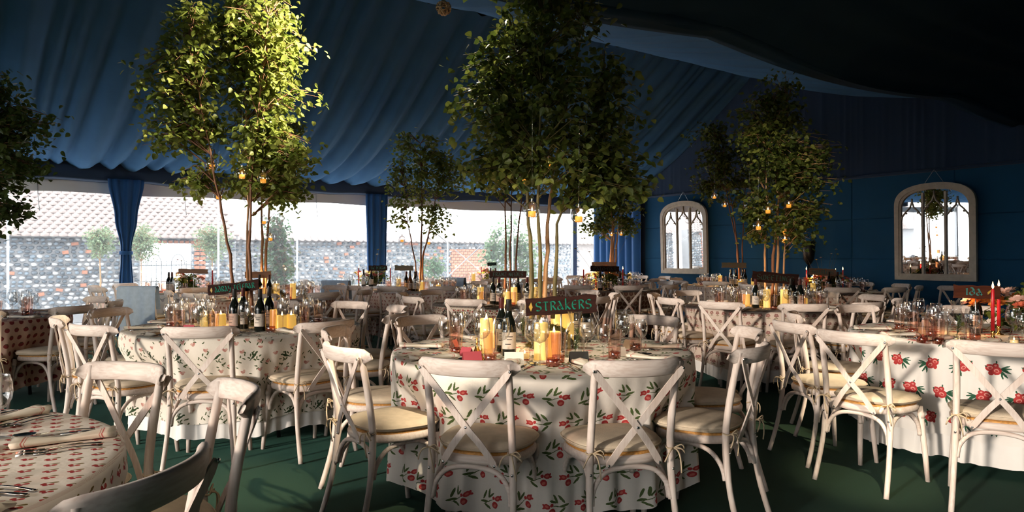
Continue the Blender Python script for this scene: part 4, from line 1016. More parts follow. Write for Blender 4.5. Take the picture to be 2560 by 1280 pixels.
TAP = taper_proto(REDWAX); TAPG = taper_proto(GREENWAX, .24)
b = MB(); b.lathe([(.020, 0), (.019, .004), (.013, .018), (.010, .03), (.004, .034), (.004, .040), (.006, .046), (.005, .056), (.003, .062), (.005, .075), (.001, .08)], 14); BELL = b.mesh('brass_bell', BRASS)
def card_mesh(mat):
    b = MB(); b.add([(-.042, -.02, 0), (.042, -.02, 0), (.042, 0, .047), (-.042, 0, .047), (-.042, .02, 0), (.042, .02, 0)], [(0, 1, 2, 3), (3, 2, 5, 4)])
    b.add([(-.042, -.019, 0), (.042, -.019, 0), (.042, 0, .0455), (-.042, 0, .0455), (-.042, .019, 0), (.042, .019, 0)], [(3, 2, 1, 0), (4, 5, 2, 3)])
    return b.mesh('place_card', mat, False)
CARDM = {k: card_mesh(m) for k, m in CARDS.items()}
used_protos = []
OCC = []
def put(proto, loc, rz, label, group, scale=None):
    o = dup(proto, loc, rz, label, group)
    if scale: o.scale = (scale,)*3
    OCC.append((loc[0], loc[1], {'pillar_candle': .04, 'wine_bottle': .042, 'water_carafe': .058, 'wine_glass': .042, 'ribbed_tumbler': .04}.get(proto.name.split('.')[0], .035))); return o
def put1(name, me, loc, rz, label, cat, group):
    if name in ('brass_bell', 'place_card'): OCC.append((loc[0], loc[1], .03 if name == 'brass_bell' else .045))
    return tag(obj(name, me, None, loc, rz), label, cat, group)
def free(x, y, rad): return all(math.hypot(x-a, y-c) > rad+q for a, c, q in OCC)
cardcols = ['white', 'red', 'tan', 'black', 'pink', 'green', 'white', 'tan']
def settings(T, seed, detail=2):
    r = random.Random(seed)
    for k, (a, nm, pull) in enumerate(T.seats):
        dx, dy = math.sin(a), -math.cos(a); tx, ty = -dy, dx
        # tangent to the sitter's right hand
        tx, ty = dy, -dx
        def P(rad, tan): return (T.x+dx*rad+tx*tan*-1, T.y+dy*rad+ty*tan*-1, TZ+.001)
        rz = math.atan2(dx, -dy); w = 'at the %s of the %s' % (nm, T.phrase)
        j = lambda q=.012: r.uniform(-q, q)
        o = put1('napkin', NAPS[r.randrange(4)], P(.70+j(.006), j()), rz+PI/2*(1 if k % 2 else .9)+j(.2), 'cream napkin with red stripe '+w, 'napkin', 'napkins'); o.scale = (.85, 1, 1)
        if detail > 1:
            for q in (0, 1): put1('fork', FW['fork'], P(.69, -.085-.034*q+j(.002)), rz+j(.03), ('inner' if q == 0 else 'outer')+' steel fork '+w, 'fork', 'forks')
            put1('knife', FW['knife'], P(.69, .080+j(.002)), rz+j(.03), 'steel knife '+w, 'knife', 'knives')
            put1('spoon', FW['spoon'], P(.685, .116+j(.002)), rz+j(.03), 'steel spoon '+w, 'spoon', 'spoons')
        def spot_for(rad, r0, t0, spread):
            for q in range(14):
                p = P(r0+r.uniform(-1, 1)*(.01+spread*q/14), t0+r.uniform(-1, 1)*(.01+spread*q/14))
                if free(p[0], p[1], rad): return p
        def each(rad, r0, t0, f, spread=.09):
            p = spot_for(rad, r0, t0, spread)
            if p: f(p)
        each(.042, .47, .085, lambda p: put(WG[0], p, 0, 'taller clear wine glass '+w, 'wine glasses'))
        each(.040, .54, .15, lambda p: put(WG[1], p, 0, 'smaller clear wine glass '+w, 'wine glasses'), .06)
        if detail > 0: each(.04, .52, -.09, lambda p: put(TUM, p, r.uniform(0, 1), 'rose pink ribbed tumbler '+w, 'ribbed tumblers'), .06)
        if detail > 1:
            cc = r.choice(cardcols); each(.045, .50, 0, lambda p: put1('place_card', CARDM[cc], p, rz+j(.4), '%s tented place card %s' % (cc, w), 'card', 'place cards'), .03)

# ------------------------------------------------------------------ signs
def arc(cx, cyy, rx, ry, a0, a1, n=9): return [(cx+rx*math.cos(math.radians(a0+(a1-a0)*i/n)), cyy+ry*math.sin(math.radians(a0+(a1-a0)*i/n))) for i in range(n+1)]
GLY = {
 'S': (.62, [arc(.33, .74, .27, .26, 35, 255, 10)+arc(.30, .25, .28, .25, 85, -140, 11)[1:]]),
 'T': (.66, [[(.02, .93), (.2, .99), (.62, .94)], [(.33, .96), (.33, .12), (.40, .0), (.5, .06)]]),
 'R': (.66, [[(.12, 1), (.12, -.02)], [(.0, .96), (.3, 1.0)]+arc(.3, .76, .26, .23, 80, -80, 7), [(.28, .53), (.6, .02), (.68, .05)]]),
 'A': (.66, [[(.08, .95), (.22, .98), (.58, .05), (.66, .05)], arc(.24, .25, .21, .25, 60, 390, 12)]),
 'K': (.62, [[(.12, 1.25), (.12, .0)], [(.55, .85), (.14, .45), (.58, .0), (.66, .06)]]),
 'E': (.56, [arc(.34, .5, .28, .5, 60, 300, 14), [(.08, .52), (.5, .54)]]),
 'D': (.62, [[(.1, 1.15), (.3, 1.12), (.5, .75)]+arc(.3, .32, .26, .32, 45, 405, 14)]),
 'B': (.60, [[(.12, 1), (.12, 0)], [(.02, .98), (.3, .98)]+arc(.28, .75, .22, .22, 80, -80, 7)+arc(.28, .27, .28, .26, 80, -100, 8)]),
 'Y': (.62, [[(.05, .95), (.1, .55), (.3, .42), (.5, .55), (.55, .98)], [(.55, .98), (.5, .2), (.3, -.25), (.1, -.2)]]),
 'L': (.46, [[(.12, 1.2), (.12, .15), (.22, .0), (.46, .05)]]),
 'I': (.28, [[(.0, .96), (.14, 1.0), (.14, .05), (.26, .03)]]),
 'N': (.66, [[(.1, 1), (.1, 0)], [(.1, .98), (.55, .02)], [(.55, 1), (.55, 0)]]),
 'F': (.54, [[(.12, 1), (.12, -.05)], [(.0, .96), (.5, .98)], [(.12, .52), (.44, .54)]]),
 'Z': (.58, [[(.05, .97), (.55, .97), (.06, .03), (.58, .03)]]),
 'W': (.9, [arc(.25, .4, .22, .42, 130, 330, 10)+[(.45, .95)], arc(.62, .4, .22, .42, 190, 395, 10)+[(.76, .97)]]),
 'G': (.62, [arc(.34, .5, .30, .5, 50, 330, 14), [(.36, .48), (.62, .46), (.60, .05)]]),
 'P': (.58, [[(.12, 1), (.12, -.1)], [(.0, .97), (.3, 1)]+arc(.3, .74, .25, .25, 80, -100, 8)]),
 'O': (.66, [arc(.32, .5, .29, .5, 90, 450, 18)]),
 'M': (.9, [arc(.25, .5, .2, .48, 200, 20, 9)+[(.45, .0)], arc(.65, .5, .2, .48, 160, -20, 9)+[(.86, .0)]]),
 'H': (.6, [[(.1, 1.2), (.1, 0)], arc(.32, .3, .22, .28, 170, 20, 6)+[(.54, 0)]]),
 'C': (.54, [arc(.34, .5, .29, .5, 50, 310, 14)]), 'V': (.6, [[(.05, .95), (.3, .0), (.56, .97)]]), ' ': (.34, [])}
def lettering(text, height, width, mat, nib=.085):
    strokes = []; x = 0
    for ch in text:
        wd, st = GLY[ch]
        for s in st: strokes.append([(x+px, py) for px, py in s])
        x += wd+.14
    x -= .14; k = width/x; b = MB()
    nx, ny = nib*height*math.cos(.6), nib*height*math.sin(.6)
    for s in strokes:
        P = [((px-x/2)*k, (py-.5)*height) for px, py in s]; vs = []
        for (px, pz) in P: vs += [(px-nx, -.0008, pz-ny), (px+nx, -.0008, pz+ny)]
        b.add(vs, [(2*i, 2*i+1, 2*i+3, 2*i+2) for i in range(len(P)-1)])
    return b.mesh('lettering', mat, False)
def sign(px, py, d, wpx, hpx, text, board, ink, label, tilt=0, rz=0, rod=True, leaf=0, base=TZ, seed=1):
    r = random.Random(seed); s = 1750/d; W, H = wpx/s, hpx/s; x = (px-1280)/s; z = 1.3-(py-642)/s
    t = thing('wooden_sign', label, 'sign', (x, d, z), rz, 'table name signs'); OCC.append((x, d+.012, .03)); M = Matrix.Rotation(-math.radians(tilt), 3, 'Y')
    n = 10; pts = [(-W/2+W*i/n, -H/2+r.uniform(-.04, .04)*H) for i in range(n+1)]
    pts += [(W/2+r.uniform(-.03, .01)*W*.6, -H/2+H*q) for q in (.2, .38, .5, .66, .85)]
    pts += [(W/2-W*i/n, H/2+r.uniform(-.05, .05)*H) for i in range(n+1)]
    pts += [(-W/2+r.uniform(-.01, .03)*W*.6, H/2-H*q) for q in (.15, .34, .5, .62, .8)]
    b = MB(); b.prism(pts, .014, M); obj('board', b.mesh('sign_board', board, False), t)
    if text:
        me = lettering(text, H*.50, W*(.80 if not leaf else .78 if text != 'IDA' else .36), ink, .085 if text != 'IDA' else .13)
        o = obj('lettering', me, t); o.matrix_local = M.to_4x4() @ Matrix.Translation((W*.03*leaf if text != 'IDA' else -W*.08, -.0085, 0))
        if leaf:
            lx = -W*.43 if leaf > 0 else W*.24; b = MB(); a = H*.26
            b.add([(lx-.3*a if leaf < 0 else lx, -.009, -a if leaf > 0 else -a*.7), (lx+.42*a, -.009, -a*.1), (lx+.15*a if leaf > 0 else lx+.9*a, -.009, a), (lx-.42*a, -.009, a*.05)], [(0, 1, 2, 3)])
            o = obj('painted_leaf', b.mesh('painted_leaf', GOLDLEAF, False), t); o.matrix_local = M.to_4x4()
    if rod:
        b = MB(); b.tube([(0, .012, base-z), (0, .012, H*.3)], .004, 6); b.box((0, .012, base-z+.004), (.05, .03, .008)); obj('rod', b.mesh('sign_rod', STEEL), t)
    return t
sign(1403, 765, 3.86, 178, 44, 'STRAKERS', BOARD, INKGREEN, 'dark wooden name sign with large green lettering on the red tulip table', 3.2, leaf=1, seed=1)
sign(584, 721, 5.18, 128, 26, 'ADRAY TELEBAR', BOARD, INKGREEN, 'tilted dark wooden sign with two green words on the bird and vine table', 7, leaf=1, seed=2)
sign(2442, 732, 4.72, 116, 32, 'IDA', BOARDRED, INKPALE, 'reddish wooden sign with three letter name on the red bouquet table', -2, leaf=-1, seed=3)
sign(1938, 697, 7.30, 116, 26, 'SWEETINGS', BOARD, INKDARK, 'dark wooden sign with dim lettering on the brown rosette table', -5, seed=4)
sign(1270, 688, 7.80, 94, 18, 'FRANZ NEIDLS', BOARD, INKDARK, 'near black wooden sign on the dark floral table', 0, seed=5)
sign(1512, 674, 11.0, 72, 14, 'PALOMAR', BOARD, INKDARK, 'small dark sign between red tapers on the brown medallion table', -1, seed=6)
sign(2056, 682, 10.3, 68, 17, 'SWARLEYS', BOARDTAN, INKPALE, 'tan sign with teal lettering above the flowers below the large mirror', -4, seed=7)
sign(945, 672, 12.25, 47, 13, 'THE PELICAN', BOARD, INKPALE, 'small dark sign in front of the straight blue curtain', 1, seed=8)
sign(1230, 662, 13.7, 23, 8, 'CARAVEL', BOARD, INKPALE, 'tiny dark sign on the far table by the corner window', 2, seed=9)
sign(483, 680, 10.2, 73, 11, '', BOARDTAN, INKPALE, 'long brown sign board seen from behind on the bluish white cloth table', -1, seed=10)
sign(645, 689, 8.85, 66, 17, '', BOARDTAN, INKPALE, 'brown mottled sign board on the terracotta sprig table', 0, seed=11)
sign(1010, 672, 10.6, 47, 13, '', BOARDGREEN, INKPALE, 'grey green sign board on the pink dotted table', -1, seed=12)
sign(1510, 663, 14.0, 62, 12, '', BOARDTAN, INKPALE, 'pale tan sign board on the furthest table', 0, seed=13)
sign(1835, 665, 12.1, 62, 13, '', BOARDGREEN, INKPALE, 'mottled green sign board right of the small mirror', -1, seed=14)

# ------------------------------------------------------------------ centrepieces
def moss(T, rad, h, label, dx=0, dy=0, seed=1):
    r = random.Random(seed); b = MB(); nu, nv = 24, 10; vs = []
    for i in range(nv+1):
        th = PI/2*i/nv
        for k in range(nu):
            a = 2*PI*k/nu; j = 1+.10*math.sin(3*a+seed)+r.uniform(-.06, .06)
            vs.append((rad*j*math.cos(th)*math.cos(a), rad*j*math.cos(th)*math.sin(a), h*math.sin(th)*(1+r.uniform(-.05, .05))))
    b.add(vs, [(i*nu+k, i*nu+(k+1) % nu, (i+1)*nu+(k+1) % nu, (i+1)*nu+k) for i in range(nv) for k in range(nu)])
    for k in range(350):
        a = r.uniform(0, 2*PI); th = math.asin(r.random()); p = Vector((rad*math.cos(th)*math.cos(a), rad*math.cos(th)*math.sin(a), h*math.sin(th)))
        q = p+p.normalized()*r.uniform(.006, .022)+Vector((r.gauss(0, .006), r.gauss(0, .006), 0)); b.tube([p*.97, q], [.004, .001], 3, False)
    return tag(obj('moss_mound', b.mesh('moss_mound', MOSS, False), None, (T.x+dx, T.y+dy, TZ+.002)), label, 'moss', 'moss mounds')
def px_local(T, px, py, d=None):
    d = d or T.y; s = 1750/d; return ((px-1280)/s-T.x, d-T.y, 1.3-(py-642)/s)
def tree_on(T, label, trunk_px, clusters_px, nb, lp, leaf, mats, seed, nparts, tr=.012, bark=BARK):
    """trunks and crown given where the photo shows them, at this table's own distance"""
    s = 1750/T.y; rr = random.Random(seed); t = thing('birch_tree', label, 'tree', (T.x, T.y, 0), 0, 'young trees standing on the tables')
    trunks = []
    for k, tp in enumerate(trunk_px):
        o = rr.uniform(-.06, .06); path = []
        for i, (px, py) in enumerate(tp):
            x, _, z = px_local(T, px, py); path.append((x, o*(1+.8*i), max(z, TZ+.002)))
        trunks.append(path)
    cl = []
    for (px, py, rx, ry, w) in clusters_px:
        x, _, z = px_local(T, px, py); dep = rr.uniform(-.1, .1); cl.append(((x, dep, z), (rx/s, max(rx/s*.85, .2), ry/s), w))
    plant(t, trunks, cl, nb, lp, leaf, mats, seed, nparts, tr, bark, spread=.055)
    return t
tree_on(T1, 'dark leafy multi stemmed tree on the red tulip table', [[(1330, 800), (1330, 700), (1322, 560), (1318, 420), (1300, 150)], [(1348, 800), (1350, 690), (1345, 540), (1345, 380), (1360, 60)], [(1362, 800), (1364, 700), (1374, 560), (1385, 430), (1460, 60), (1470, -60)], [(1384, 800), (1392, 690), (1398, 560), (1440, 440), (1520, 200)]],
        [(1350, 150, 200, 200, 5), (1400, 330, 190, 160, 4), (1360, -10, 190, 110, 3), (1170, 150, 60, 60, .5), (1215, 300, 100, 110, 1.4), (1545, 250, 90, 150, 1.6), (1565, 420, 75, 80, 1.6), (1190, 420, 80, 55, 1.0), (1480, 470, 95, 75, 1.3), (1600, 470, 40, 35, .5), (1300, 425, 80, 45, 1.2), (1140, 250, 50, 60, .5)],
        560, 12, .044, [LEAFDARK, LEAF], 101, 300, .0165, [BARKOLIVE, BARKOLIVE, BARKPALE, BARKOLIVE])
tree_on(T2, 'brightly lit leafy birch on the bird and vine table', [[(598, 790), (585, 640), (562, 500), (540, 360), (500, 120)], [(616, 790), (617, 620), (615, 400), (608, 200), (580, -40)], [(634, 790), (632, 620), (640, 470), (660, 300), (690, 60)]],
        [(600, 110, 180, 150, 5), (680, 240, 125, 150, 4), (470, 200, 125, 130, 2.6), (420, 250, 90, 70, 1.2), (500, 340, 100, 70, 1.5), (680, 390, 90, 90, 2.2), (720, 130, 80, 120, 1.5), (560, 60, 150, 80, 1.2), (470, 455, 50, 35, .7), (600, 450, 90, 40, .6), (745, 475, 55, 35, .8), (385, 340, 40, 40, .5), (760, 400, 50, 60, .9), (370, 180, 40, 40, .4)],
        600, 15, .046, [LEAF], 102, 300, .014, [BARK, BARKPALE, BARK])
tree_on(T5, 'slender stemmed tree on the dark floral table', [[(1262, 745), (1265, 640), (1262, 520), (1268, 300)], [(1276, 745), (1275, 640), (1278, 520), (1285, 320)], [(1296, 745), (1290, 660), (1302, 520), (1310, 330)]],
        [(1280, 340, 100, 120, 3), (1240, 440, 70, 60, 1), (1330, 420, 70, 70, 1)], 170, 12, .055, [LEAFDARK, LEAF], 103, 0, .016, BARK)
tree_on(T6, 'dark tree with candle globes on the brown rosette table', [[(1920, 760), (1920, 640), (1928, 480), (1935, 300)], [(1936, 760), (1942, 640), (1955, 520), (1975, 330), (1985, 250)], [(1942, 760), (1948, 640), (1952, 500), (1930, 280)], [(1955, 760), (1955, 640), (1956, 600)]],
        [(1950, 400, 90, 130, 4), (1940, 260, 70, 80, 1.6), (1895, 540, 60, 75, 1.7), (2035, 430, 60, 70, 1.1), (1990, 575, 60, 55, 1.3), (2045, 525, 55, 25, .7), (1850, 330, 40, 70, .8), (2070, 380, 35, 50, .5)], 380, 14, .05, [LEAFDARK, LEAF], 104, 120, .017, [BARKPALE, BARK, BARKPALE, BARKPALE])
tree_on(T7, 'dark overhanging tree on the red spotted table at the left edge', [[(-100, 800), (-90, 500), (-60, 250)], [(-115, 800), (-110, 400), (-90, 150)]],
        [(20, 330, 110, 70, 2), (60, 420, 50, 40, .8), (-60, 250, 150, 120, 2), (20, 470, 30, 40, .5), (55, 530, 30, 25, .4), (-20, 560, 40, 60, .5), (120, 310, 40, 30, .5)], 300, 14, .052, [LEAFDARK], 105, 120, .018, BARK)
tree_on(T9, 'pale stemmed tree on the terracotta sprig table', [[(652, 750), (652, 600), (650, 470), (660, 330)], [(660, 750), (660, 620), (668, 480), (700, 330)]],
        [(720, 420, 80, 70, 3), (700, 340, 70, 60, 1.5), (640, 420, 50, 60, .8), (745, 480, 40, 30, .5)], 200, 12, .06, [LEAF], 106, 0, .022, BARKPALE)
tree_on(T10, 'slim sparse tree on the pink dotted table', [[(1046, 720), (1036, 640), (1022, 560), (1010, 440)], [(1051, 720), (1053, 600), (1055, 480), (1050, 360)], [(1054, 720), (1056, 640), (1072, 570), (1100, 430)]],
        [(1050, 440, 85, 70, 3), (1005, 370, 30, 45, .8), (1090, 380, 40, 60, 1.2), (1000, 520, 50, 60, 1), (1090, 540, 50, 50, .9), (985, 450, 35, 40, .6), (1150, 450, 40, 50, .7)], 240, 11, .058, [LEAF], 107, 0, .015, BARK)
tree_on(T15, 'dim leaning tree right of the small mirror', [[(1848, 700), (1838, 600), (1825, 520), (1790, 360)], [(1850, 700), (1846, 620), (1832, 540), (1810, 420)], [(1858, 700), (1860, 600), (1866, 500), (1880, 380)]],
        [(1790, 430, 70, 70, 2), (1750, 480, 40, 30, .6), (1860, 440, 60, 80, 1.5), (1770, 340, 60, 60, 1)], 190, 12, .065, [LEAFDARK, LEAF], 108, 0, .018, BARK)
tree_on(T17, 'tree with pale stems before the blue corner drape', [[(1526, 700), (1528, 620), (1530, 560), (1520, 460)], [(1532, 700), (1533, 620), (1536, 540)], [(1538, 700), (1541, 620), (1548, 560), (1570, 470)]],
        [(1530, 515, 75, 50, 3), (1480, 565, 50, 28, .8), (1580, 560, 35, 30, .6), (1545, 475, 70, 40, 1.5)], 240, 12, .068, [LEAF, LEAFDARK], 109, 0, .026, BARKPALE)
moss(T1, .13, .13, 'brown green moss mound round the stems on the red tulip table', .05, .05, 1); moss(T2, .13, .11, 'moss mound on the bird and vine table', .03, .03, 2)
moss(T5, .14, .11, 'moss mound on the dark floral table', 0, 0, 3); moss(T6, .15, .11, 'moss mound on the brown rosette table', .07, 0, 4); moss(T9, .12, .10, 'moss mound on the terracotta sprig table', 0, 0, 5)

def at(T, px, d, z=TZ): return ((px-1280)*d/1750, d, z+.001)
w1 = 'on the red tulip table'
for k, (px, d, h, lb) in enumerate(((1216, 3.86, 2, 'tall wax pillar candle left of the dark bottles'), (1236, 4.10, 1, 'pillar candle behind the left wine glasses'), (1353, 3.62, 2, 'tall pillar candle behind the central wine glass'), (1385, 3.66, 1, 'pillar candle glowing through the central pink tumbler'), (1392, 4.25, 2, 'pillar candle behind the moss mound'), (1420, 4.3, 2, 'wavy topped pillar candle behind the carafe'))):
    put(PIL[h], at(T1, px, d), R_.random(), lb+' '+w1, 'pillar candles')
for k, (px, d, m, lb) in enumerate(((1254, 3.95, 1, 'red capped wine bottle'), (1272, 3.78, 0, 'black capped wine bottle with cream label'), (1462, 4.35, 0, 'wine bottle right of the name sign'), (1446, 4.45, 0, 'rearmost wine bottle under the name sign'))):
    put(BOT[m], at(T1, px, d), R_.uniform(-.3, .6), lb+' '+w1, 'wine bottles')
put(CAR, at(T1, 1437, 3.72), .3, 'water carafe with rosemary sprig '+w1, 'water carafes', 1.12); put(CAR, at(T1, 1306, 4.38), 1.2, 'misted water carafe left of the stems '+w1, 'water carafes', 1.1)
put(VOT, at(T1, 1312, 3.62), 0, 'small glass votive in front of the moss '+w1, 'votives'); 
put1('brass_bell', BELL, at(T1, 1202, 3.60), 0, 'small brass hand bell beside the red card '+w1, 'bell', 'brass bells'); put1('brass_bell', BELL, at(T1, 1192, 3.9), 0, 'brass hand bell behind the left pink tumbler '+w1, 'bell', 'brass bells')
for k, (px, d, cc, rz, lb) in enumerate(((1180, 3.52, 'red', .35, 'bright red tented place card'), (1285, 3.50, 'white', 0, 'white tented place card before the votive'), (1447, 3.52, 'black', .1, 'black tented place card before the carafe'))):
    put1('place_card', CARDM[cc], at(T1, px, d), rz, lb+' '+w1, 'card', 'place cards').scale = (1.15,)*3
put(WG[0], at(T1, 1350, 3.42), 0, 'central wine glass in front of the tall candle '+w1, 'wine glasses', 1.12); put(TUM, at(T1, 1382, 3.40), .3, 'central pink ribbed tumbler lit by candles '+w1, 'ribbed tumblers', 1.05)
put(WG[0], at(T1, 1255, 3.62), 0, 'wine glass before the dark bottles '+w1, 'wine glasses')
w2 = 'on the bird and vine table'
for k, (px, d, h, lb) in enumerate(((515, 5.2, 0, 'leftmost short pillar candle'), (552, 5.25, 0, 'second short pillar candle from the left'), (680, 5.2, 1, 'pillar candle right of the stems'), (705, 5.15, 0, 'short glowing pillar candle'), (728, 5.2, 0, 'rightmost pillar candle'), (606, 5.7, 2, 'tall pillar candle behind the stems'), (672, 5.7, 2, 'rear tall pillar candle'))):
    put(PIL[h], at(T2, px, d), R_.random(), lb+' '+w2, 'pillar candles')
for k, (px, d, m, lb) in enumerate(((586, 5.0, 0, 'leftmost dark wine bottle'), (608, 5.15, 1, 'red capped wine bottle'), (650, 4.98, 0, 'tall dark wine bottle with olive label'), (673, 5.2, 0, 'rightmost dark wine bottle'))):
    put(BOT[m], at(T2, px, d), R_.uniform(-.3, .3), lb+' '+w2, 'wine bottles')
put(CAR, at(T2, 496, 5.3), 0, 'tall water carafe at the left '+w2, 'water carafes', 1.15); put(CAR, at(T2, 521, 5.15), 2, 'wide lipped water carafe beside the stems '+w2, 'water carafes', 1.0)
w5, w6, w9, w10 = 'on the dark floral table', 'on the brown rosette table', 'on the terracotta sprig table', 'on the pink dotted table'
for T in (T13, T14, T11, T12, T8): OCC.append((T.x, T.y, .20))
for T in (T5, T6, T9): OCC.append((T.x, T.y, .15))
def freep(x, y, rad, r):
    for q in range(30):
        X, Y = x+r.uniform(-1, 1)*.03*q/3, y+r.uniform(-1, .5)*.03*q/3
        if free(X, Y, rad): return (X, Y, TZ+.001)
    return (X, Y, TZ+.001)
def cluster(T, w, seed, bottles, candles, car=1, amber=False):
    r = random.Random(seed); names = ['leftmost', 'second', 'third', 'fourth', 'fifth']
    bx = sorted(r.uniform(-.22, .22) for _ in range(bottles))
    for k in range(bottles): put(BOT[2 if amber and k == 0 else k % 2], freep(T.x+bx[k], T.y-.20+r.uniform(-.06, .04), .042, r), r.uniform(-.4, .4), '%s dark wine bottle %s' % (names[k], w), 'wine bottles')
    cx = [(-.30+.6*k/max(1, candles-1)) for k in range(candles)]
    for k in range(candles): put(PIL[r.choice((0, 1, 2))], freep(T.x+cx[k], T.y-.27+.02*k, .04, r), 0, '%s glowing pillar candle %s' % (names[k], w), 'pillar candles')
    for k in range(car): put(CAR, freep(T.x+(-.36 if k == 0 else .38), T.y+r.uniform(-.1, .1), .06, r), r.random(), '%s water carafe %s' % (['left', 'right'][k], w), 'water carafes')
cluster(T5, w5, 1, 4, 4, 2); cluster(T6, w6, 2, 5, 4, 2); cluster(T9, w9, 3, 2, 4, 2); cluster(T10, w10, 4, 4, 3, 1, True); cluster(T15, 'right of the small mirror', 6, 4, 3, 2)
cluster(T8, 'on the bluish white cloth table', 7, 2, 0, 2); cluster(T13, 'on the brown medallion table', 8, 2, 0, 1); cluster(T14, 'below the large mirror', 9, 2, 1, 1); cluster(T17, 'on the furthest table', 10, 2, 3, 1); cluster(T11, 'under the straight curtain', 11, 2, 0, 1); cluster(T12, 'on the far corner window table', 12, 2, 1, 1); cluster(T7, 'on the red spotted table', 13, 0, 0, 1)

# flowers
PETALS = {'pink': pm('petal_pink', (.62, .20, .20), .7), 'coral': pm('petal_coral', (.66, .17, .09), .7), 'blush': pm('petal_blush', (.75, .48, .40), .7), 'white': pm('petal_white', (.75, .70, .58), .7), 'yellow': pm('petal_yellow', (.50, .42, .12), .7), 'orange': pm('petal_orange', (.70, .22, .04), .7)}
ROSE = {}
for k, m in PETALS.items():
    b = MB(); r = random.Random(3)
    for i in range(26):
        a = i*2.4; rad = .004+.0010*i; tl = .3+.045*i; c = Vector((math.cos(a)*rad, math.sin(a)*rad, .020-.0006*i)); sz = .009+.0003*i
        rt = Vector((-math.sin(a), math.cos(a), 0)); up = Vector((math.cos(a)*math.sin(tl), math.sin(a)*math.sin(tl), math.cos(tl))); ou = Vector((math.cos(a), math.sin(a), 0))*sz*.25
        vs = [c-up*sz*.6, c+rt*sz*.9-ou, c+rt*sz*.85+up*sz*.6-ou, c+rt*sz*.4+up*sz*1.05, c+up*sz*1.15+ou*.5, c-rt*sz*.4+up*sz*1.05, c-rt*sz*.85+up*sz*.6-ou, c-rt*sz*.9-ou]; b.add(vs, [(0, 1, 2, 3, 4), (0, 4, 5, 6, 7)])
    b.ball((0, 0, .015), .012, 7, 5); ROSE[k] = b.mesh('rose', m)
VASE = pm('vase_stoneware', (.20, .17, .13), .6)
def flowers(T, w, seed, width, height, cols, n=16, tall=3, dx=0, dy=0, sc_=1.0):
    r = random.Random(seed); t = thing('flower_arrangement', 'loose %s flowers and foliage %s' % (' and '.join(cols[:2]), w), 'flowers', (T.x+dx, T.y+dy, TZ+.002), 0, 'flower arrangements')
    b = MB(); b.lathe([(.001, 0), (.07, 0), (.10, .05), (.095, .085), (.08, .085), (.001, .07)], 18); obj('bowl', b.mesh('flower_bowl', VASE), t)
    plant(t, [[(0, 0, .05), (.01, 0, .12)]], [((0, 0, .13), (width*.5, width*.32, height*.5), 3), ((width*.25, 0, .16), (width*.25, .12, height*.5), 1)], 46, 9, .045, [LEAF, LEAFDARK], seed, 0, .004, BARKOLIVE, .03, zmin=.0)
    for k in range(n):
        a = r.uniform(0, 2*PI); f = math.sqrt(r.random()); p = (width*.52*f*math.cos(a), -abs(width*.34*f*math.sin(a))*r.choice((1, 1, -.6)), .10+height*.55*(1-f*.5)*r.uniform(.5, 1.1))
        c = r.choice(cols); obj('flower', ROSE[c], t, p, (r.uniform(.2, 1.1), r.uniform(-.4, .4), r.uniform(0, 6)), r.uniform(.8, 1.3)*sc_)
    for k in range(tall):
        x = r.uniform(-.5, .5)*width; hh = height*r.uniform(1.0, 1.6); b = MB(); b.tube(bez((x*.3, 0, .08), (x*.6, 0, hh*.7), (x*1.2, 0, hh+.1)), .0018, 5); st = obj('stem', b.mesh('flower_stem', BARKOLIVE), t)
        obj('bloom', ROSE[r.choice(('yellow', 'white', cols[0]))], st, (x*1.2, 0, hh+.1), (r.uniform(0, .6), 0, 0), .55*sc_)
def tapers(T, pts, w):
    for k, (px, d, g, lb) in enumerate(pts): put(TAPG if g else TAP, at(T, px, d), 0, '%s %s taper candle %s' % (lb, 'green' if g else 'lit red', w), 'taper candles')
flowers(T3, 'at the right end of the red bouquet table', 21, .80, .46, ['coral', 'blush', 'orange'], 20, 3, .30, .02, 1.25)
tapers(T3, ((2482, 4.45, 0, 'nearer'), (2497, 4.75, 0, 'farther')), 'on the red bouquet table')
flowers(T13, 'on the brown medallion table', 22, .85, .46, ['orange', 'yellow', 'blush'], 26, 4); tapers(T13, ((1459, 11.0, 0, 'left'), (1557, 11.0, 0, 'right'), (1490, 11.3, 0, 'middle rear')), 'on the brown medallion table')
flowers(T14, 'below the large mirror', 23, .75, .34, ['blush', 'coral', 'yellow'], 24, 6); tapers(T14, ((2016, 10.55, 0, 'left'), (2107, 10.5, 0, 'right'), (2089, 10.8, 1, 'middle')), 'below the large mirror')
flowers(T11, 'in front of the straight blue curtain', 24, .6, .40, ['pink', 'white', 'yellow'], 18, 2); tapers(T11, ((897, 12.4, 0, 'left'), (976, 12.4, 0, 'right')), 'in front of the straight curtain')
flowers(T12, 'on the far table by the corner window', 25, .5, .34, ['pink', 'coral'], 12, 1); tapers(T12, ((1203, 13.8, 0, 'single'),), 'by the corner window')
flowers(T8, 'on the bluish white cloth table', 26, .5, .34, ['coral', 'white'], 12, 2); tapers(T8, ((531, 10.3, 0, 'single'),), 'on the bluish white cloth table')
w3 = 'on the red bouquet table'
put(CAR, at(T3, 2392, 4.5), 0, 'water carafe with herbs '+w3, 'water carafes', 1.15); put(BOT[0], at(T3, 2440, 4.86), .2, 'dark wine bottle under the name sign '+w3, 'wine bottles')
put(VOT, at(T3, 2398, 4.12), 0, 'small votive behind the white card '+w3, 'votives'); put(VOT, at(T3, 2535, 4.2), 0, 'small votive at the right edge '+w3, 'votives')
put1('place_card', CARDM['white'], at(T3, 2375, 4.08), .5, 'white tented place card before the votive '+w3, 'card', 'place cards'); put1('place_card', CARDM['pink'], at(T3, 2306, 4.35), .9, 'coral tented place card before the tumblers '+w3, 'card', 'place cards')
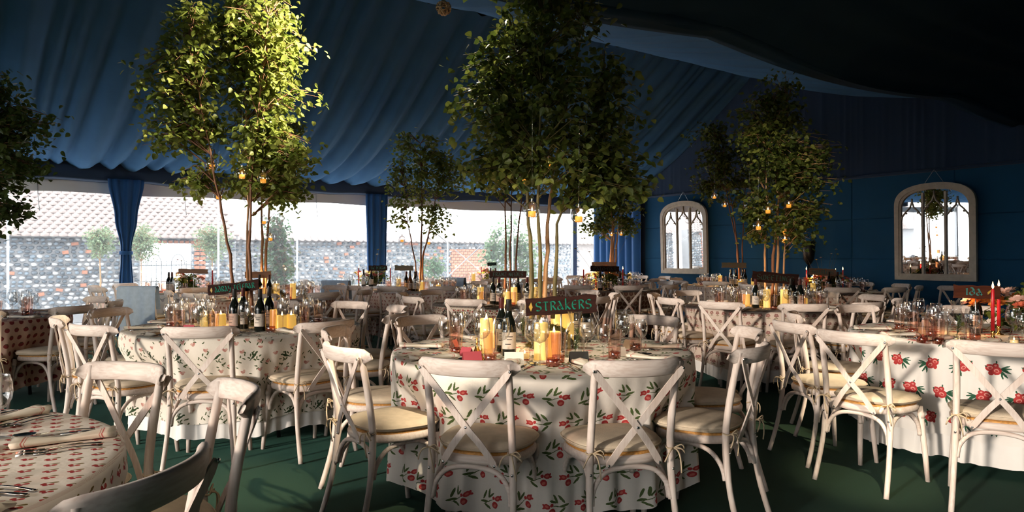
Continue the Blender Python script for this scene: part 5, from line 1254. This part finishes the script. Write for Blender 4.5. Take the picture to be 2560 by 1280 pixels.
for k, px in enumerate((2305, 2345)): put(TUM, at(T3, px, 4.32-.06*k), 0, '%s pink ribbed tumbler beside the coral card %s' % (['left', 'right'][k], w3), 'ribbed tumblers')
for k, (px, d) in enumerate(((2332, 4.55), (2352, 4.42), (2430, 4.2), (2370, 4.6))): put(WG[k % 2], at(T3, px, d), 0, '%s clear wine glass in the cluster by the carafe %s' % (['leftmost', 'second', 'rightmost', 'rear'][k], w3), 'wine glasses')

for k, T in enumerate((T1, T2, T5, T6, T7)): settings(T, 50+k, 2 if T.y < 7 else 1)
# the right hand table: only the seats that show; the near cherry table
T3.seats = T3.seats[:5]; settings(T3, 60)
T4.seats += [(math.radians(180+14), 'left rear', 0)]; settings(T4, 61)
for k, T in enumerate((T8, T9, T10, T11, T12, T13, T14, T15, T17)): settings(T, 70+k, 0 if T in (T11, T12, T17) else 1)

# pale blue throws over a few chair backs by the windows
def throw(px, py, label):
    best = None
    for o in C.objects:
        if o.name.startswith('cross_back_chair') and o.location.y > 9:
            c = Vector((o.location.x+.25*math.sin(o.rotation_euler.z), o.location.y-.25*math.cos(o.rotation_euler.z), .88)); sx = 1280+c.x*1750/c.y; sy = 642+(1.3-.88)*1750/c.y
            e = math.hypot(sx-px, (sy-py)*2)
            if best is None or e < best[0]: best = (e, o)
    ch = best[1]; prof = [(-.345, .40), (-.342, .62), (-.338, .82), (-.325, .892), (-.29, .902), (-.255, .885), (-.235, .78), (-.215, .60)]; b = MB(); nx = 16; vs = []
    for th in (0, .006):
        for i in range(nx+1):
            x = -.255+.51*i/nx
            for k, (y, z) in enumerate(prof):
                w_ = .012*math.sin(x*38+k*.3)*abs(k-4)/4; vs.append((x, y+w_-(th if k < 4 else -th), z+(th if 2 < k < 6 else 0)+.02*math.sin(x*9)*(k == 0)))
    m = len(prof); n0 = (nx+1)*m
    b.add(vs, [(i*m+k, i*m+k+1, (i+1)*m+k+1, (i+1)*m+k) for i in range(nx) for k in range(m-1)]+[(n0+i*m+k, n0+(i+1)*m+k, n0+(i+1)*m+k+1, n0+i*m+k+1) for i in range(nx) for k in range(m-1)])
    tag(obj('throw_blanket', b.mesh('throw_blanket', THROW), None, ch.location, tuple(ch.rotation_euler)), label, 'blanket', 'throws over chairs')
THROW = pm('throw_wool', (.42, .52, .64), .95, var=.08, vscale=20)
throw(833, 700, 'pale blue throw over a chair back left of the straight curtain'); throw(372, 712, 'pale blue throw over a chair back beside the gathered curtain'); throw(1165, 695, 'pale blue throw over a chair back by the corner window')

# ------------------------------------------------------------------ candle globes in the trees
GLOBES = []
def globe_proto():
    t = thing('glass_globe', 'x', 'lantern', (0, 0, -40)); R = .042; b = MB(); nu, nv = 20, 12; vs = []
    for i in range(nv+1):
        th = PI*i/nv
        for k in range(nu): ph = 2*PI*k/nu; vs.append((R*math.sin(th)*math.cos(ph), R*math.sin(th)*math.sin(ph), R*math.cos(th)))
    fs = []
    for i in range(nv):
        for k in range(nu):
            f = (i*nu+k, (i+1)*nu+k, (i+1)*nu+(k+1) % nu, i*nu+(k+1) % nu); c = sum((Vector(vs[q]) for q in f), Vector())/4
            if (c-Vector((R*.75, -R*.62, R*.22))).length > R*.62: fs.append(f)
    b.add(vs, fs); obj('globe', b.mesh('globe', GLOBEGLASS), t)
    b = MB(); b.lathe([(.001, -.036), (.018, -.034), (.019, -.032), (.019, -.008), (.016, -.006), (.001, -.008)], 14); obj('candle', b.mesh('globe_candle', ORANGEWAX), t)
    b = MB(); b.lathe([(.001, -.006), (.004, .0), (.0035, .006), (.0005, .016)], 8); obj('flame', b.mesh('globe_flame', FLAME), t)
    b = MB(); b.lathe([(.001, R-.002), (.007, R), (.005, R+.008), (.004, R+.01), (.006, R+.014), (.001, R+.018)], 10); b.tube([(0, 0, R+.016), (.003, 0, R+.55)], .0007, 4); obj('hook', b.mesh('globe_hook', STEEL), t)
    return t
GP = globe_proto()
gl = [(T1, (((1247, 450), 'small globe at the left under the leaves'), ((1309, 445), 'globe left of the stems'), ((1330, 527), 'large open globe low on the left stem'), ((1372, 410), 'half hidden globe high between stems'), ((1447, 540), 'clear globe hanging free at the right')), 'in the tulip table tree', [7.75, 4.08, 3.75, 4.0, 3.8]),
      (T2, (((530, 412), 'upper left globe'), ((605, 436), 'globe against the middle stem'), ((658, 447), 'globe on the right'), ((638, 462), 'small globe behind the right stem'), ((547, 489), 'lowest left globe')), 'in the lit birch', [5.3, 5.2, 5.2, 5.6, 5.8]),
      (T9, (((660, 553), 'upper pale globe'), ((676, 595), 'lower pale globe')), 'in the terracotta table tree', [8.9, 8.9]),
      (T10, (((1005, 600), 'left globe'), ((1072, 606), 'right globe')), 'in the slim tree', [11.2, 11.2]),
      (T6, (((1920, 525), 'left globe'), ((1972, 511), 'upper right globe'), ((1896, 566), 'low left globe on a twig'), ((1960, 578), 'upper of the two stacked globes'), ((1962, 598), 'lower of the two stacked globes'), ((1873, 514), 'outer left globe'), ((1786, 492), 'globe by the mirror top'), ((1812, 513), 'globe on the leaning stem')), 'in the rosette table tree', [7.4, 7.5, 7.3, 7.4, 7.4, 8.5, 12.0, 12.0]),
      (T17, (((1529, 586), 'left globe'), ((1553, 585), 'right globe')), 'in the tree by the blue drape', [14, 14])]
for T, lst, w, ds in gl:
    for ((px, py), lb), d in zip(lst, ds):
        z = 1.3-(py-642)*d/1750
        put(GP, ((px-1280)*d/1750, d, z), R_.uniform(-.6, .9), 'glass candle globe, %s %s' % (lb, w), 'hanging glass candle globes', 1.08 if d < 6 else 1.3)

# ------------------------------------------------------------------ rattan ball, uplighter
d = 7.2; t = thing('rattan_ball', 'woven rattan ball hanging at the top beside the tree', 'ornament', ((1109-1280)*d/1750, d, 1.3+(642-22)*d/1750), 0)
r = random.Random(2)
for k in range(11):
    ax = Vector((r.gauss(0, 1), r.gauss(0, 1), r.gauss(0, 1))).normalized(); x = ax.orthogonal().normalized(); y = ax.cross(x); b = MB()
    b.tube([(x*math.cos(a)+y*math.sin(a))*.072 for a in [2*PI*i/20 for i in range(21)]], .0085, 6, False, sx=.5, sy=1.2); obj('band', b.mesh('rattan_band', RATTAN), t)
b = MB(); b.tube([(0, 0, .07), (0, 0, .7)], .002, 5); obj('cord', b.mesh('ball_cord', BLACK), t)
rr_ = (2022-1280)/1750; d = (GS-.35)/(U.x*rr_+U.y)
t = thing('uplighter', 'black uplighter on a pole against the dark wall', 'lamp', (rr_*d, d, 0), ROT_U)
b = MB(); b.lathe([(.001, 0), (.15, 0), (.15, .02), (.02, .03), (.018, 1.2), (.001, 1.2)], 16); obj('stand', b.mesh('uplighter_stand', BLACK), t)
b = MB(); b.lathe([(.03, 1.15), (.09, 1.25), (.11, 1.55), (.10, 1.56), (.05, 1.3), (.001, 1.28)], 18); obj('shade', b.mesh('uplighter_shade', BLACK), t)
b = MB(); b.lathe([(.001, 1.30), (.05, 1.32), (.001, 1.34)], 12); obj('lens', b.mesh('uplighter_lens', STEEL), t)

# ------------------------------------------------------------------ spotlights on the ridge and gutter, then added unseen ones: each carries its own light
def spot(loc, target, power, angle, col, label, blend=.5, rad=.05):
    t = thing('spotlight', label, 'lamp', loc, 0, 'roof spotlights'); dv = (Vector(target)-Vector(loc)).normalized(); M = dv.to_track_quat('-Z', 'Y').to_matrix().to_4x4()
    b = MB(); b.lathe([(.001, .14), (.05, .14), (.055, .10), (.055, -.02), (.06, -.03), (.052, -.03), (.045, .02), (.001, .03)], 18); o = obj('can', b.mesh('spot_can', BLACK), t); o.matrix_local = M
    b = MB(); b.tube([(0, 0, .05), (0, 0, .32)], .012, 8); b.box((0, 0, .32), (.10, .06, .03)); obj('bracket', b.mesh('spot_bracket', BLACK), t)
    ld = bpy.data.lights.new('spot_light', 'SPOT'); ld.energy = power; ld.spot_size = math.radians(angle); ld.spot_blend = blend; ld.color = col; ld.shadow_soft_size = rad
    lo = bpy.data.objects.new('spot_light', ld); C.objects.link(lo); lo.parent = t; lo.matrix_local = M @ Matrix.Translation((0, 0, -.04))
WARM = (1.0, .85, .62)
spot((-.85, 5.0, 3.28), (-2.15, 5.45, 2.6), 850, 66, WARM, 'black spotlight under the inner roof slope aimed at the lit birch', .6)
spot((-.6, 5.05, 3.3), (-.22, 4.05, 2.55), 160, 34, WARM, 'black spotlight beside the first, aimed at the dark tree', .6)
spot((1.75, 5.0, 3.2), (2.85, 7.5, 1.9), 220, 34, WARM, 'black spotlight aimed at the tree on the rosette table', .7)
spot((.9, 1.6, 3.6), (-1.45, 3.95, 0), 1500, 12, WARM, 'added unseen spotlight for the light patch on the carpet left of the tulip table', 1)  # added out of view; stands in for a sun patch on the carpet
spot((1.1, 1.4, 3.6), (-.70, 3.78, 0), 900, 8, WARM, 'added unseen spotlight for the light patch on the carpet behind the left chairs', 1)  # second added lamp, for the sun dapples on the floor
spot((3.4, 1.9, 3.5), (1.82, 5.3, 0), 1700, 13, WARM, 'added unseen spotlight for the light patch on the carpet right of the tulip table', 1)  # added too, to lay a sun patch on the right-hand carpet
spot((1.2, 1.0, 3.6), (2.1, 4.1, 0), 1100, 13, WARM, 'added unseen spotlight for the light patch on the carpet before the red bouquet table', 1)  # last of the added lamps that imitate sun on the carpet

spot((.4, 1.7, 3.9), (.17, 4.0, .77), 420, 26, WARM, 'added unseen spotlight that brightens the red tulip table top', .8, .1)  # added overhead, out of view, to lift the dark table top
spot((-.6, -.2, 3.6), (-1.8, 1.7, .77), 200, 34, WARM, 'added unseen spotlight that brightens the cherry print table top', .8, .1)  # another added lamp, only to brighten this near table top
spot((2.6, 2.2, 3.8), (3.1, 4.7, .77), 90, 26, WARM, 'added unseen spotlight that brightens the red bouquet table top', .8, .1)  # weak added lamp that brightens the right-hand table top

# candle light of each table group
def candle_light(T, e, z=.24):
    ld = bpy.data.lights.new('candle_light', 'POINT'); ld.energy = e; ld.color = (1, .55, .22); ld.shadow_soft_size = .025
    lo = bpy.data.objects.new('candle_light', ld); C.objects.link(lo); lo.location = (T.x-.20, T.y-.02, TZ+z)
for T, e in ((T1, 4), (T2, 4), (T3, 4), (T5, 4), (T6, 5), (T8, 7), (T9, 9), (T10, 12), (T11, 8), (T12, 8), (T13, 16), (T14, 11), (T15, 10), (T17, 12)): candle_light(T, e)

# protos parked below the floor are removed; their copies stand on the tables
for p in set(WG+[TUM, CAR, VOT, TAP, TAPG, GP]+BOT+PIL):
    for ch in list(p.children_recursive): bpy.data.objects.remove(ch)
    bpy.data.objects.remove(p)
